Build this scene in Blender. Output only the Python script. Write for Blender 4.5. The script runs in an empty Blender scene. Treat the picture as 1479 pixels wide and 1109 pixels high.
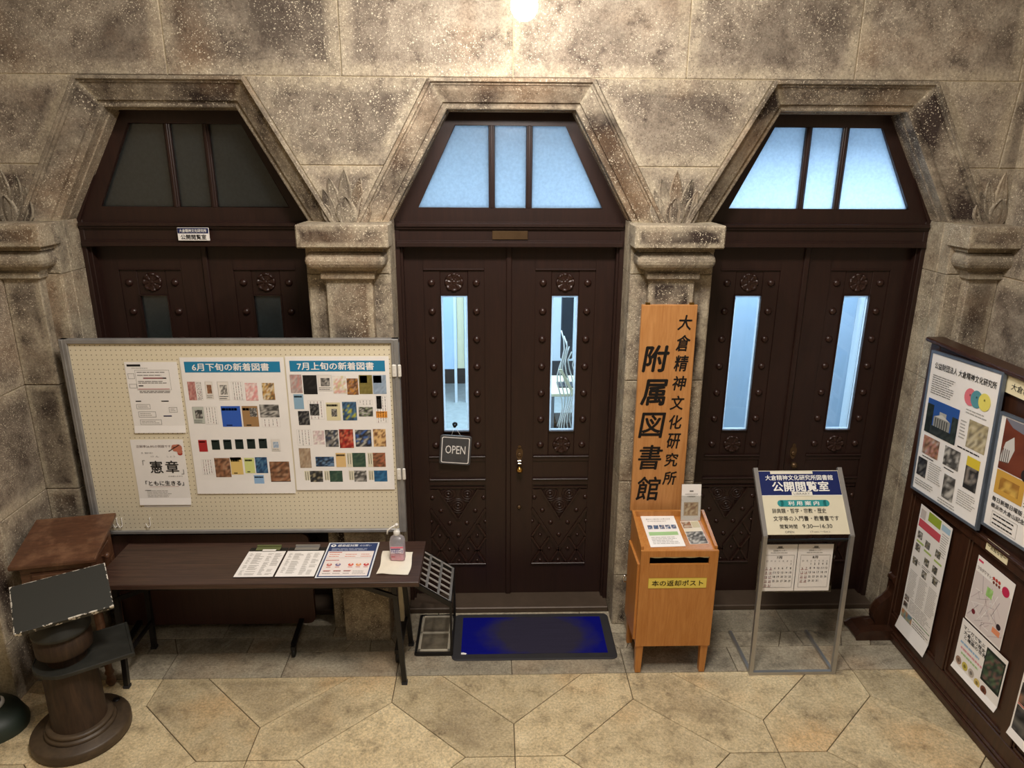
import bpy, bmesh, math, random
from mathutils import Vector, Matrix
random.seed(7)
S = bpy.context.scene
COL = S.collection
V3 = Vector

# ------------------------------------------------------------------ camera
cam_d = bpy.data.cameras.new('camera')
cam = bpy.data.objects.new('camera', cam_d)
COL.objects.link(cam)
S.camera = cam
F_PX, PITCH, YAW, ROLL = 1040.58, .3037, .027, .0051
cam_d.sensor_fit = 'HORIZONTAL'
cam_d.sensor_width = 36
cam_d.lens = 36 * F_PX / 1479
cam_d.clip_start = .05
fwd = V3((math.sin(YAW) * math.cos(PITCH), math.cos(YAW) * math.cos(PITCH), -math.sin(PITCH)))
rgt = V3((math.cos(YAW), -math.sin(YAW), 0))
upv = rgt.cross(fwd)
r2 = math.cos(ROLL) * rgt + math.sin(ROLL) * upv
u2 = -math.sin(ROLL) * rgt + math.cos(ROLL) * upv
cm = Matrix((r2, u2, -fwd)).transposed().to_4x4()
cm.translation = V3((-.098, -3.9213, 2.8405))
cam.matrix_world = cm

# ------------------------------------------------------------------ world, lights, exposure
w = bpy.data.worlds.new('world')
S.world = w
w.use_nodes = True
w.node_tree.nodes['Background'].inputs[0].default_value = (.02, .022, .028, 1)
w.node_tree.nodes['Background'].inputs[1].default_value = 1
S.view_settings.view_transform = 'Standard'
S.view_settings.look = 'None'
S.view_settings.gamma = 1
S.view_settings.use_curve_mapping = False
S.view_settings.exposure = 0.05
BULB = 500.0        # radiance of the pendant bulb
def area(name, loc, size, power, color, rot=(0, 0, 0), sy=None):
    d = bpy.data.lights.new(name, 'AREA')
    d.energy = power
    d.color = color
    d.size = size
    if sy:
        d.shape = 'RECTANGLE'
        d.size_y = sy
    o = bpy.data.objects.new(name, d)
    o.location = loc
    o.rotation_euler = rot
    COL.objects.link(o)
    return o
WARM = (1, .925, .84)
COOL = (.62, .83, 1)
area('hall_ceiling_light', (0, -4.6, 4.7), 1.6, 30, WARM)
area('hall_ceiling_light', (0, -2.4, 4.85), .8, 150, WARM)
area('office_ceiling_light', (-.1, 2.3, 2.93), 1.4, 78, COOL, sy=.3)
area('office_ceiling_light', (1.9, 1.25, 2.93), 1.4, 52, COOL, sy=.3)
area('office_ceiling_light', (.4, 3.9, 2.93), 1.6, 62, COOL, sy=.4)

# ------------------------------------------------------------------ materials
def lin(c):
    c = c / 255
    return c / 12.92 if c <= .04045 else ((c + .055) / 1.055) ** 2.4
def rgb(r, g, b):
    return (lin(r), lin(g), lin(b), 1)
class M:
    """small node helper"""
    def __init__(s, name):
        s.m = bpy.data.materials.new(name)
        s.m.use_nodes = True
        s.t = s.m.node_tree
        s.b = s.t.nodes['Principled BSDF']
        s.out = s.t.nodes['Material Output']
    def n(s, k, **kw):
        x = s.t.nodes.new(k)
        for a, v in kw.items():
            setattr(x, a, v)
        return x
    def l(s, a, b):
        s.t.links.new(a, b)
    def pos(s, scale=(1, 1, 1), kind='Object'):
        tc = s.n('ShaderNodeTexCoord')
        mp = s.n('ShaderNodeMapping')
        mp.inputs['Scale'].default_value = scale
        s.l(tc.outputs[kind], mp.inputs[0])
        return mp.outputs[0]
    def noise(s, vec, scale, detail=4, rough=.55, dist=0):
        x = s.n('ShaderNodeTexNoise')
        x.inputs['Scale'].default_value = scale
        x.inputs['Detail'].default_value = detail
        x.inputs['Roughness'].default_value = rough
        x.inputs['Distortion'].default_value = dist
        s.l(vec, x.inputs['Vector'])
        return x.outputs['Fac']
    def ramp(s, fac, stops, inter='LINEAR'):
        x = s.n('ShaderNodeValToRGB')
        x.color_ramp.interpolation = inter
        e = x.color_ramp.elements
        while len(e) < len(stops):
            e.new(.5)
        for i, (p, c) in enumerate(stops):
            e[i].position = p
            e[i].color = c if len(c) == 4 else (*c, 1)
        s.l(fac, x.inputs[0])
        return x.outputs[0]
    def mix(s, fac, a, b, mode='MIX'):
        x = s.n('ShaderNodeMix', data_type='RGBA', blend_type=mode)
        for k, v in ((0, fac), (6, a), (7, b)):
            if hasattr(v, 'is_linked'):
                s.l(v, x.inputs[k])
            else:
                x.inputs[k].default_value = v
        return x.outputs[2]
    def math(s, op, a, b=0.):
        x = s.n('ShaderNodeMath', operation=op)
        for k, v in ((0, a), (1, b)):
            if hasattr(v, 'is_linked'):
                s.l(v, x.inputs[k])
            else:
                x.inputs[k].default_value = v
        return x.outputs[0]
    def bump(s, h, strength=.3, dist=.01):
        x = s.n('ShaderNodeBump')
        x.inputs['Strength'].default_value = strength
        x.inputs['Distance'].default_value = dist
        s.l(h, x.inputs['Height'])
        s.l(x.outputs[0], s.b.inputs['Normal'])
    def base(s, c, rough=.6, metal=0, spec=.5):
        if hasattr(c, 'is_linked'):
            s.l(c, s.b.inputs['Base Color'])
        else:
            s.b.inputs['Base Color'].default_value = c
        s.b.inputs['Roughness'].default_value = rough
        s.b.inputs['Metallic'].default_value = metal
        s.b.inputs['Specular IOR Level'].default_value = spec
        return s
def plain(name, c, rough=.6, metal=0, spec=.5, var=.06):
    m = M(name)
    p = m.pos()
    f = m.noise(p, 14, 3)
    a = tuple(max(0, x * (1 - var * 2)) for x in c[:3]) + (1,)
    b = tuple(min(1, x * (1 + var * 2)) for x in c[:3]) + (1,)
    m.base(m.ramp(f, [(.3, a), (.7, b)]), rough, metal, spec)
    return m.m
def bw(v):
    return (v, v, v, 1)
def stone_mat(name, dark, mid, light, pale, speck=.5, edge=.75, soot=.5, offs=0):
    m = M(name)
    tc = m.n('ShaderNodeTexCoord')
    oi = m.n('ShaderNodeObjectInfo')
    add = m.n('ShaderNodeVectorMath', operation='ADD')
    mul = m.n('ShaderNodeMath', operation='MULTIPLY')
    mul.inputs[1].default_value = 31
    m.l(oi.outputs['Random'], mul.inputs[0])
    m.l(tc.outputs['Object'], add.inputs[0])
    m.l(mul.outputs[0], add.inputs[1])
    p = add.outputs[0]
    big = m.noise(p, 2.3, 5, .62, .5)
    med = m.noise(p, 9, 6, .7)
    grain = m.noise(p, 75, 6, .8)
    fine = m.noise(p, 210, 3, .8)
    c = m.ramp(med, [(.28, dark), (.46, mid), (.70, light)])
    # wide stains and soot, differing from block to block
    st = m.ramp(big, [(.36, bw(1)), (.50, bw(.35)), (.60, bw(0))])
    rs = m.math('FRACT', m.math('MULTIPLY', oi.outputs['Random'], 7.31))
    am = m.math('MULTIPLY_ADD', rs, soot * .9)
    am.node.inputs[2].default_value = soot * .55
    inner = m.n('ShaderNodeAttribute')
    inner.attribute_name = 'edge'
    body = m.math('SUBTRACT', 1., m.math('MULTIPLY', inner.outputs['Fac'], .75))
    stf = m.math('MULTIPLY', m.math('MULTIPLY', st, am), body)
    c = m.mix(stf, c, dark)
    tone = m.math('MULTIPLY_ADD', oi.outputs['Random'], .34)
    tone.node.inputs[2].default_value = .83
    hs = m.n('ShaderNodeHueSaturation')
    m.l(c, hs.inputs['Color'])
    m.l(tone, hs.inputs['Value'])
    c = hs.outputs[0]
    # rusty wash on some blocks
    rw = m.math('MULTIPLY', m.ramp(m.noise(p, 1.7, 3, .5), [(.54, bw(0)), (.70, bw(1))]), .45)
    c = m.mix(rw, c, tuple(x * y for x, y in zip(mid, (1.15, .86, .62, 1))))
    # pale worn margin along the joints
    ef = m.math('MULTIPLY', inner.outputs['Fac'], edge)
    ef2 = m.math('MULTIPLY', ef, m.ramp(m.noise(p, 8, 5, .75), [(.36, bw(0)), (.60, bw(1))]))
    c = m.mix(ef2, c, pale)
    gr = m.ramp(grain, [(.30, bw(.52)), (.5, bw(.98)), (.72, bw(1.42))])
    c = m.mix(1., c, gr, 'MULTIPLY')
    # pumice grains of two sizes
    patch = m.ramp(m.noise(p, 3.5, 3), [(.36, bw(.15)), (.55, bw(1))])
    wv = m.n('ShaderNodeVectorMath', operation='MULTIPLY_ADD')
    nz = m.n('ShaderNodeTexNoise')
    nz.inputs['Scale'].default_value = 110
    m.l(p, nz.inputs['Vector'])
    m.l(nz.outputs['Color'], wv.inputs[0])
    wv.inputs[1].default_value = (.010, .010, .010)
    m.l(p, wv.inputs[2])
    for sc, lo, rmax in ((150, .50, .46), (72, .80, .34)):
        vo = m.n('ShaderNodeTexVoronoi')
        vo.inputs['Scale'].default_value = sc
        m.l(wv.outputs[0], vo.inputs['Vector'])
        sel = m.n('ShaderNodeSeparateColor')
        m.l(vo.outputs['Color'], sel.inputs[0])
        rad = m.ramp(sel.outputs[0], [(lo, bw(0)), (lo + .03, bw(.10)), (1, bw(rmax))])
        g = m.math('LESS_THAN', vo.outputs['Distance'], rad)
        g2 = m.math('MULTIPLY', m.math('MULTIPLY', g, patch), speck)
        c = m.mix(g2, c, rgb(224, 212, 188))
    vo2 = m.n('ShaderNodeTexVoronoi')
    vo2.inputs['Scale'].default_value = 60
    m.l(p, vo2.inputs['Vector'])
    s2 = m.n('ShaderNodeSeparateColor')
    m.l(vo2.outputs['Color'], s2.inputs[0])
    pit = m.math('MULTIPLY', m.math('LESS_THAN', vo2.outputs['Distance'], .16), m.math('GREATER_THAN', s2.outputs[1], .78))
    c = m.mix(m.math('MULTIPLY', pit, .65), c, dark)
    m.base(c, .72, 0, .35)
    h = m.math('ADD', m.math('MULTIPLY', fine, .35), m.math('MULTIPLY', grain, .9))
    h = m.math('ADD', h, m.math('MULTIPLY', med, .8))
    h = m.math('SUBTRACT', h, m.math('MULTIPLY', pit, .5))
    m.bump(h, .6, .006)
    return m.m
def wood_mat(name, a, b, scale=(3, 30, 30), rough=.45, spec=.5, bump=.1, dust=None):
    m = M(name)
    p = m.pos(scale)
    f = m.noise(p, 1.6, 5, .6, 1.2)
    f2 = m.noise(p, 6, 4, .6)
    k = m.math('ADD', m.math('MULTIPLY', f, .7), m.math('MULTIPLY', f2, .3))
    c = m.ramp(k, [(.35, a), (.65, b)])
    if dust:
        q = m.pos()
        d = m.ramp(m.noise(q, 6, 5, .65), [(.48, bw(0)), (.75, bw(.5))])
        c = m.mix(d, c, dust)
    m.base(c, rough, 0, spec)
    m.bump(k, bump, .002)
    return m.m
def attr_mat(name, rough=.6):
    m = M(name)
    at = m.n('ShaderNodeAttribute')
    at.attribute_name = 'col'
    m.base(at.outputs['Color'], rough, 0, .3)
    return m.m
def glass_mat(name, tint=(1, 1, 1, 1), refl=.08):
    m = M(name)
    m.t.nodes.remove(m.b)
    tr = m.n('ShaderNodeBsdfTransparent')
    tr.inputs[0].default_value = tint
    gl = m.n('ShaderNodeBsdfGlossy')
    gl.inputs['Roughness'].default_value = .03
    mx = m.n('ShaderNodeMixShader')
    mx.inputs[0].default_value = refl
    m.l(tr.outputs[0], mx.inputs[1])
    m.l(gl.outputs[0], mx.inputs[2])
    m.l(mx.outputs[0], m.out.inputs[0])
    return m.m
def frost_mat(name, c, gloss=.08, clear=.0, ns=60):
    m = M(name)
    m.t.nodes.remove(m.b)
    p = m.pos((1, 1, 1))
    f = m.noise(p, ns, 3, .6)
    t = m.n('ShaderNodeBsdfTranslucent')
    m.l(m.ramp(f, [(.3, tuple(x * .86 for x in c[:3]) + (1,)), (.7, c)]), t.inputs[0])
    gl = m.n('ShaderNodeBsdfGlossy')
    gl.inputs['Roughness'].default_value = .28
    bp = m.n('ShaderNodeBump')
    bp.inputs['Strength'].default_value = .4
    bp.inputs['Distance'].default_value = .004
    m.l(f, bp.inputs['Height'])
    m.l(bp.outputs[0], gl.inputs['Normal'])
    mx = m.n('ShaderNodeMixShader')
    mx.inputs[0].default_value = gloss
    m.l(t.outputs[0], mx.inputs[1])
    m.l(gl.outputs[0], mx.inputs[2])
    tr = m.n('ShaderNodeBsdfTransparent')
    m2 = m.n('ShaderNodeMixShader')
    m2.inputs[0].default_value = clear
    m.l(mx.outputs[0], m2.inputs[1])
    m.l(tr.outputs[0], m2.inputs[2])
    m.l(m2.outputs[0], m.out.inputs[0])
    return m.m
def emit_mat(name, c, s):
    m = M(name)
    m.base(c)
    m.b.inputs['Emission Color'].default_value = c
    m.b.inputs['Emission Strength'].default_value = s
    return m.m

MT = {}
MT['stone'] = stone_mat('wall_stone', rgb(74, 62, 54), rgb(146, 133, 117), rgb(174, 162, 144), rgb(198, 184, 158), .85, .7, .8)
MT['trim'] = stone_mat('trim_stone', rgb(54, 42, 36), rgb(144, 131, 114), rgb(178, 166, 145), rgb(200, 188, 162), .85, .6, 1.2)
MT['mortar'] = stone_mat('mortar', rgb(150, 136, 112), rgb(176, 162, 134), rgb(196, 182, 152), rgb(190, 176, 146), .1, 0, .15)
MT['floor'] = stone_mat('floor_stone', rgb(146, 128, 100), rgb(210, 190, 150), rgb(226, 208, 170), rgb(220, 202, 164), .35, .15, .5)
MT['border'] = stone_mat('border_stone', rgb(112, 104, 90), rgb(164, 154, 134), rgb(182, 172, 150), rgb(180, 170, 148), .25, .15, .5)
MT['joint'] = plain('floor_joint', rgb(84, 72, 54), .9)
MT['door'] = wood_mat('door_wood', rgb(36, 20, 16), rgb(47, 27, 21), (25, 25, 2), .42, .5, .06)
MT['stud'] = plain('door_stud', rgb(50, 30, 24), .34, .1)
MT['bulb'] = emit_mat('bulb_glow', (1, .93, .86, 1), BULB)
MT['print'] = attr_mat('print')
MT['paper'] = plain('white_paper', rgb(244, 240, 236), .7, 0, .3, .01)
MT['cream'] = plain('cream_paper', rgb(236, 226, 190), .7, 0, .3, .01)
MT['ink'] = plain('black_ink', rgb(22, 18, 16), .6, 0, .3)
MT['white'] = plain('white_plastic', rgb(228, 224, 216), .4, 0, .5, .01)
MT['alu'] = plain('brushed_aluminium', rgb(176, 174, 172), .38, .75, .5, .03)
MT['alu_soft'] = plain('grey_anodised', rgb(150, 148, 146), .45, .4)
MT['black'] = plain('black_metal', rgb(30, 28, 28), .4, .3)
MT['rubber'] = plain('black_rubber', rgb(42, 41, 44), .75)
MT['brass'] = plain('polished_brass', rgb(214, 170, 92), .22, 1)
MT['oldbrass'] = plain('dull_bronze', rgb(104, 82, 58), .4, .7)
MT['rodwhite'] = plain('pale_grey_rod', rgb(176, 172, 168), .4)
MT['chrome'] = plain('chrome', rgb(220, 220, 220), .15, 1)
MT['oak'] = wood_mat('varnished_oak', rgb(176, 112, 50), rgb(196, 134, 70), (26, 26, 2.2), .36, .5, .03)
MT['oakx'] = wood_mat('varnished_oak_flat', rgb(178, 120, 66), rgb(200, 144, 88), (26, 26, 2.0), .4, .5, .03)
MT['table'] = wood_mat('dark_woodgrain_laminate', rgb(40, 26, 22), rgb(84, 60, 50), (1.6, 70, 70), .38, .5, .02)
MT['darkwood'] = wood_mat('dark_stained_wood', rgb(48, 28, 18), rgb(70, 42, 28), (20, 20, 2.5), .35, .5, .08)
MT['lectern'] = wood_mat('red_brown_wood', rgb(78, 50, 35), rgb(102, 68, 48), (4, 20, 20), .4, .5, .06, rgb(170, 128, 96))
MT['column'] = wood_mat('weathered_brown_wood', rgb(42, 30, 22), rgb(68, 50, 36), (16, 16, 2.2), .55, .4, .2)  # wood tone darkened to carry the shade of the left corner
MT['laminate'] = wood_mat('red_brown_laminate', rgb(54, 30, 26), rgb(66, 38, 32), (40, 40, 1), .5)
MT['slate'] = plain('black_board', rgb(44, 44, 40), .5, 0, .4, .15)
MT['ivory'] = plain('board_frame_beige', rgb(214, 204, 178), .5)
MT['clipgreen'] = plain('olive_green_clip', rgb(104, 110, 70), .4)
MT['bottle'] = frost_mat('milky_clear_plastic', (.9, .9, .94, 1), .12, .35)
MT['pink'] = plain('pink_liquid', rgb(236, 176, 188), .2)
MT['base_wood'] = wood_mat('brown_base_wood', rgb(62, 50, 38), rgb(88, 72, 54), (5, 5, 12), .5, .5, .1)
MT['tray'] = plain('dusty_tray', rgb(96, 88, 74), .6, 0, .4, .2)
MT['tray_rim'] = plain('tray_rim', rgb(176, 168, 150), .5)
MT['signcream'] = plain('sign_cream', rgb(226, 218, 192), .5, 0, .4, .01)
MT['smoke'] = glass_mat('dusty_clear_plastic', (.72, .72, .70, 1), .1)
MT['alublue'] = plain('blue_grey_aluminium', rgb(120, 130, 144), .35, .5)
MT['plaque'] = plain('grey_plaque', rgb(74, 74, 76), .5)
MT['office_blue'] = plain('office_blue_white', rgb(190, 210, 232), .6, 0, .3, .01)
MT['tape'] = plain('green_tape', rgb(70, 190, 130), .5)
MT['green'] = plain('dark_green_cast_iron', rgb(44, 54, 46), .5)
MT['pane'] = glass_mat('clear_glass', (.94, .98, 1, 1), .05)
MT['bevel'] = frost_mat('bevelled_glass_edge', (.92, .96, 1, 1), .25, .35)  # milky white in the colour stands in for the glint along the bevel
MT['frost'] = frost_mat('frosted_glass', (.86, .92, .98, 1), .05)
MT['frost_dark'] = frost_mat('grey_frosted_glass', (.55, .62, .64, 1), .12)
MT['acrylic'] = glass_mat('clear_acrylic', (.96, .97, .97, 1), .12)
MT['office_white'] = plain('office_white', rgb(226, 230, 234), .6, 0, .3, .01)
MT['office_floor'] = plain('office_floor', rgb(176, 182, 180), .35)
MT['office_grey'] = plain('office_grey', rgb(120, 126, 134), .5)
MT['office_dark'] = plain('office_dark', rgb(40, 44, 52), .5)
MT['plaster'] = plain('hall_plaster', rgb(104, 98, 88), .85)
MT['cloth'] = plain('white_cloth', rgb(236, 228, 210), .9, 0, .1, .02)

def peg_mat():
    m = M('pegboard_face')
    tc = m.n('ShaderNodeTexCoord')
    sp = m.n('ShaderNodeSeparateXYZ')
    m.l(tc.outputs['Object'], sp.inputs[0])
    P = .0267
    def cell(a):
        f = m.math('FRACT', m.math('DIVIDE', m.math('ADD', a, 10.), P))
        return m.math('MULTIPLY', m.math('SUBTRACT', f, .5), P)
    x, z = cell(sp.outputs[0]), cell(sp.outputs[2])
    d = m.math('SQRT', m.math('ADD', m.math('MULTIPLY', x, x), m.math('MULTIPLY', z, z)))
    h = m.math('LESS_THAN', d, .0029)
    c = m.mix(h, rgb(228, 217, 190), rgb(120, 104, 84))
    m.base(c, .5, 0, .4)
    return m.m
MT['peg'] = peg_mat()
def mat_blue():
    m = M('blue_carpet')
    p = m.pos()
    g = m.n('ShaderNodeTexGradient', gradient_type='SPHERICAL')
    mp = m.n('ShaderNodeMapping')
    tc = m.n('ShaderNodeTexCoord')
    m.l(tc.outputs['Object'], mp.inputs[0])
    mp.inputs['Location'].default_value = (-.12, -.0, 0)
    mp.inputs['Scale'].default_value = (2.5, 3.4, 1)
    m.l(mp.outputs[0], g.inputs[0])
    f = m.math('ADD', g.outputs['Fac'], m.math('MULTIPLY', m.noise(p, 7, 4), .5))
    k = m.ramp(f, [(.3, bw(0)), (.62, bw(1))])
    c = m.mix(k, rgb(12, 16, 118), rgb(52, 49, 66))
    fn = m.noise(m.pos((1, 160, 1)), 3, 3)
    c = m.mix(1., c, m.ramp(fn, [(.35, bw(.8)), (.65, bw(1.1))]), 'MULTIPLY')
    m.base(c, .95, 0, .1)
    m.bump(fn, .4, .002)
    return m.m
MT['bluemat'] = mat_blue()
def chipped():
    m = M('black_paint_with_chipped_white_edge')
    p = m.pos()
    at = m.n('ShaderNodeAttribute')
    at.attribute_name = 'edge'
    f = m.math('MULTIPLY', at.outputs['Fac'], m.noise(p, 32, 3, .6))
    k = m.ramp(f, [(.50, bw(0)), (.53, bw(1))])
    c = m.mix(k, rgb(50, 50, 46), rgb(214, 208, 196))
    m.base(c, .5, 0, .4)
    return m.m
MT['chipped'] = chipped()

# ------------------------------------------------------------------ mesh helpers
class B:
    def __init__(s):
        s.v = []
        s.f = []
        s.c = {}      # face index -> colour
        s.e = {}      # vertex index -> edge attribute
        s.sm = set()
    def add(s, vs, fs, smooth=False, col=None):
        o = len(s.v)
        s.v += [tuple(p) for p in vs]
        for f in fs:
            if smooth:
                s.sm.add(len(s.f))
            if col is not None:
                s.c[len(s.f)] = col
            s.f.append(tuple(i + o for i in f))
        return s
    def box(s, x0, x1, y0, y1, z0, z1):
        vs = [(x, y, z) for z in (z0, z1) for y in (y0, y1) for x in (x0, x1)]
        return s.add(vs, [(0, 2, 3, 1), (4, 5, 7, 6), (0, 1, 5, 4), (2, 6, 7, 3), (0, 4, 6, 2), (1, 3, 7, 5)])
    def cbox(s, cx, cy, cz, dx, dy, dz):
        return s.box(cx - dx / 2, cx + dx / 2, cy - dy / 2, cy + dy / 2, cz - dz / 2, cz + dz / 2)
    def chbox(s, x0, x1, y0, y1, z0, z1, c=.004):
        """box with chamfered edges"""
        vs = []
        fs = []
        X, Y, Z = (x0, x1), (y0, y1), (z0, z1)
        idx = {}
        for i in (0, 1):
            for j in (0, 1):
                for k in (0, 1):
                    sx, sy, sz = (1 if i == 0 else -1), (1 if j == 0 else -1), (1 if k == 0 else -1)
                    for a in range(3):
                        p = [X[i] + sx * c, Y[j] + sy * c, Z[k] + sz * c]
                        p[a] = (X[i], Y[j], Z[k])[a]
                        idx[(i, j, k, a)] = len(vs)
                        vs.append(tuple(p))
        q = lambda l: fs.append(tuple(idx[t] for t in l))
        for i in (0, 1):
            r = [(i, 0, 0, 0), (i, 1, 0, 0), (i, 1, 1, 0), (i, 0, 1, 0)]
            q(r if i else r[::-1])
            r = [(0, i, 0, 1), (1, i, 0, 1), (1, i, 1, 1), (0, i, 1, 1)]
            q(r[::-1] if i else r)
            r = [(0, 0, i, 2), (1, 0, i, 2), (1, 1, i, 2), (0, 1, i, 2)]
            q(r if i else r[::-1])
        for i in (0, 1):
            for j in (0, 1):
                q([(i, j, 0, 0), (i, j, 1, 0), (i, j, 1, 1), (i, j, 0, 1)])
                q([(i, 0, j, 0), (i, 1, j, 0), (i, 1, j, 2), (i, 0, j, 2)])
                q([(0, i, j, 1), (1, i, j, 1), (1, i, j, 2), (0, i, j, 2)])
                for k in (0, 1):
                    q([(i, j, k, 0), (i, j, k, 1), (i, j, k, 2)])
        return s.add(vs, fs)
    def prism(s, poly, a0, a1, axis='y'):
        """2D polygon extruded along an axis; axis y: (x,z), z: (x,y), x: (y,z)"""
        n = len(poly)
        def P(u, v, t):
            return (u, t, v) if axis == 'y' else ((u, v, t) if axis == 'z' else (t, u, v))
        vs = [P(u, v, a0) for u, v in poly] + [P(u, v, a1) for u, v in poly]
        fs = [tuple(range(n)), tuple(range(2 * n - 1, n - 1, -1))]
        fs += [(i, (i + 1) % n, n + (i + 1) % n, n + i) for i in range(n)]
        return s.add(vs, fs)
    def bar(s, p, q, wdt, hgt, up=(0, 0, 1)):
        p, q = V3(p), V3(q)
        d = (q - p).normalized()
        side = d.cross(V3(up))
        if side.length < 1e-4:
            side = d.cross(V3((0, 1, 0)))
        side.normalize()
        u = side.cross(d)
        a, b = side * wdt / 2, u * hgt / 2
        vs = [p - a - b, p + a - b, p + a + b, p - a + b, q - a - b, q + a - b, q + a + b, q - a + b]
        return s.add(vs, [(0, 3, 2, 1), (4, 5, 6, 7), (0, 1, 5, 4), (1, 2, 6, 5), (2, 3, 7, 6), (3, 0, 4, 7)])
    def tube(s, pts, r, n=8, rr=None):
        pts = [V3(p) for p in pts]
        vs = []
        prev = None
        for i, p in enumerate(pts):
            d = (pts[min(i + 1, len(pts) - 1)] - pts[max(i - 1, 0)]).normalized()
            if prev is None:
                a = d.cross(V3((0, 0, 1)))
                if a.length < 1e-3:
                    a = d.cross(V3((0, 1, 0)))
            else:
                a = prev - d * prev.dot(d)
            a.normalize()
            prev = a
            b = d.cross(a)
            R_ = rr[i] if rr else r
            for k in range(n):
                t = 2 * math.pi * k / n
                vs.append(p + a * math.cos(t) * R_ + b * math.sin(t) * R_)
        fs = []
        for i in range(len(pts) - 1):
            for k in range(n):
                fs.append((i * n + k, i * n + (k + 1) % n, (i + 1) * n + (k + 1) % n, (i + 1) * n + k))
        fs.append(tuple(range(n - 1, -1, -1)))
        fs.append(tuple(range((len(pts) - 1) * n, len(pts) * n)))
        return s.add(vs, fs, True)
    def lathe(s, prof, n=24, c=(0, 0), axis='z', smooth=True):
        """prof: (r, h) from one end to the other; axis z around c=(x,y)"""
        vs = []
        for r, h in prof:
            for k in range(n):
                t = 2 * math.pi * k / n
                a, b = r * math.cos(t), r * math.sin(t)
                vs.append((c[0] + a, c[1] + b, h) if axis == 'z' else (c[0] + a, h, c[1] + b))
        m = len(prof)
        fs = [(i * n + k, i * n + (k + 1) % n, (i + 1) * n + (k + 1) % n, (i + 1) * n + k) for i in range(m - 1) for k in range(n)]
        s.add(vs, fs, smooth)
        s.add([vs[k] for k in range(n)], [tuple(range(n - 1, -1, -1))])
        s.add([vs[(m - 1) * n + k] for k in range(n)], [tuple(range(n))])
        return s
    def rings(s, rs, cap=True, smooth=False):
        """loft through equal-length rings of 3D points"""
        n = len(rs[0])
        vs = [p for r in rs for p in r]
        fs = [(i * n + k, i * n + (k + 1) % n, (i + 1) * n + (k + 1) % n, (i + 1) * n + k) for i in range(len(rs) - 1) for k in range(n)]
        s.add(vs, fs, smooth)
        if cap:
            s.add(rs[0], [tuple(range(n - 1, -1, -1))])
            s.add(rs[-1], [tuple(range(n))])
        return s
    def relief(s, cx, cz, y, R, hf, nr=10, nt=32, skirt=.004):
        """round relief facing -y"""
        vs = [(cx, y - hf(0, 0), cz)]
        for i in range(1, nr + 1):
            r = R * i / nr
            for k in range(nt):
                t = 2 * math.pi * k / nt
                vs.append((cx + r * math.cos(t), y - hf(i / nr, t), cz + r * math.sin(t)))
        for k in range(nt):
            t = 2 * math.pi * k / nt
            vs.append((cx + R * math.cos(t), y + skirt, cz + R * math.sin(t)))
        fs = [(0, 1 + k, 1 + (k + 1) % nt) for k in range(nt)]
        for i in range(nr):
            a = 1 + i * nt
            fs += [(a + k, a + nt + k, a + nt + (k + 1) % nt, a + (k + 1) % nt) for k in range(nt)]
        return s.add(vs, fs, True)
def make_mesh(name, b, mats, local=V3((0, 0, 0)), bevel=0, recalc=True):
    me = bpy.data.meshes.new(name)
    me.from_pydata([tuple(V3(p) - local) for p in b.v], [], b.f)
    me.materials.append(mats)
    if b.c:
        ca = me.color_attributes.new('col', 'FLOAT_COLOR', 'CORNER')
        for i, p in enumerate(me.polygons):
            c = b.c.get(i, (.5, .5, .5, 1))
            for q, li in enumerate(p.loop_indices):
                ca.data[li].color = c[q] if isinstance(c[0], tuple) else c
    if b.e:
        at = me.attributes.new('edge', 'FLOAT', 'POINT')
        for i, v in b.e.items():
            at.data[i].value = v
    for i in b.sm:
        me.polygons[i].use_smooth = True
    if recalc or bevel:
        bm = bmesh.new()
        bm.from_mesh(me)
        if bevel:
            bmesh.ops.remove_doubles(bm, verts=bm.verts, dist=1e-5)
            es = [e for e in bm.edges if len(e.link_faces) == 2 and e.calc_face_angle(0) > .6]
            bmesh.ops.bevel(bm, geom=es, offset=bevel, segments=1, affect='EDGES', clamp_overlap=True)
        bmesh.ops.recalc_face_normals(bm, faces=bm.faces)
        bm.to_mesh(me)
        bm.free()
    return me
class Thing:
    def __init__(s, name, label=None, cat=None, loc=(0, 0, 0), rot=0, group=None, kind=None, local=False, mesh=None, mat=None, bevel=0):
        s.loc = V3(loc)
        s.off = V3((0, 0, 0)) if local else V3(loc)
        if mesh is None:
            o = bpy.data.objects.new(name, None)
            o.empty_display_size = .05
        else:
            o = bpy.data.objects.new(name, make_mesh(name, mesh, MT[mat] if isinstance(mat, str) else mat, s.off, bevel))
        COL.objects.link(o)
        o.location = s.loc
        o.rotation_euler = (0, 0, rot)
        s.o = o
        for k, v in (('label', label), ('category', cat), ('group', group), ('kind', kind)):
            if v:
                o[k] = v
    def part(s, name, b, mat, parent=None, label=None, bevel=0, kind=None, recalc=True):
        mt = MT[mat] if isinstance(mat, str) else mat
        o = bpy.data.objects.new(name, make_mesh(name, b, mt, s.off, bevel, recalc))
        COL.objects.link(o)
        o.parent = parent or s.o
        if label:
            o['label'] = label
        if kind:
            o['kind'] = kind
        return o
    def inst(s, name, me, loc, parent=None, rot=None, scale=None):
        o = bpy.data.objects.new(name, me)
        COL.objects.link(o)
        o.parent = parent or s.o
        o.location = V3(loc) - s.off
        if rot:
            o.rotation_euler = rot
        if scale:
            o.scale = scale
        return o
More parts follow.
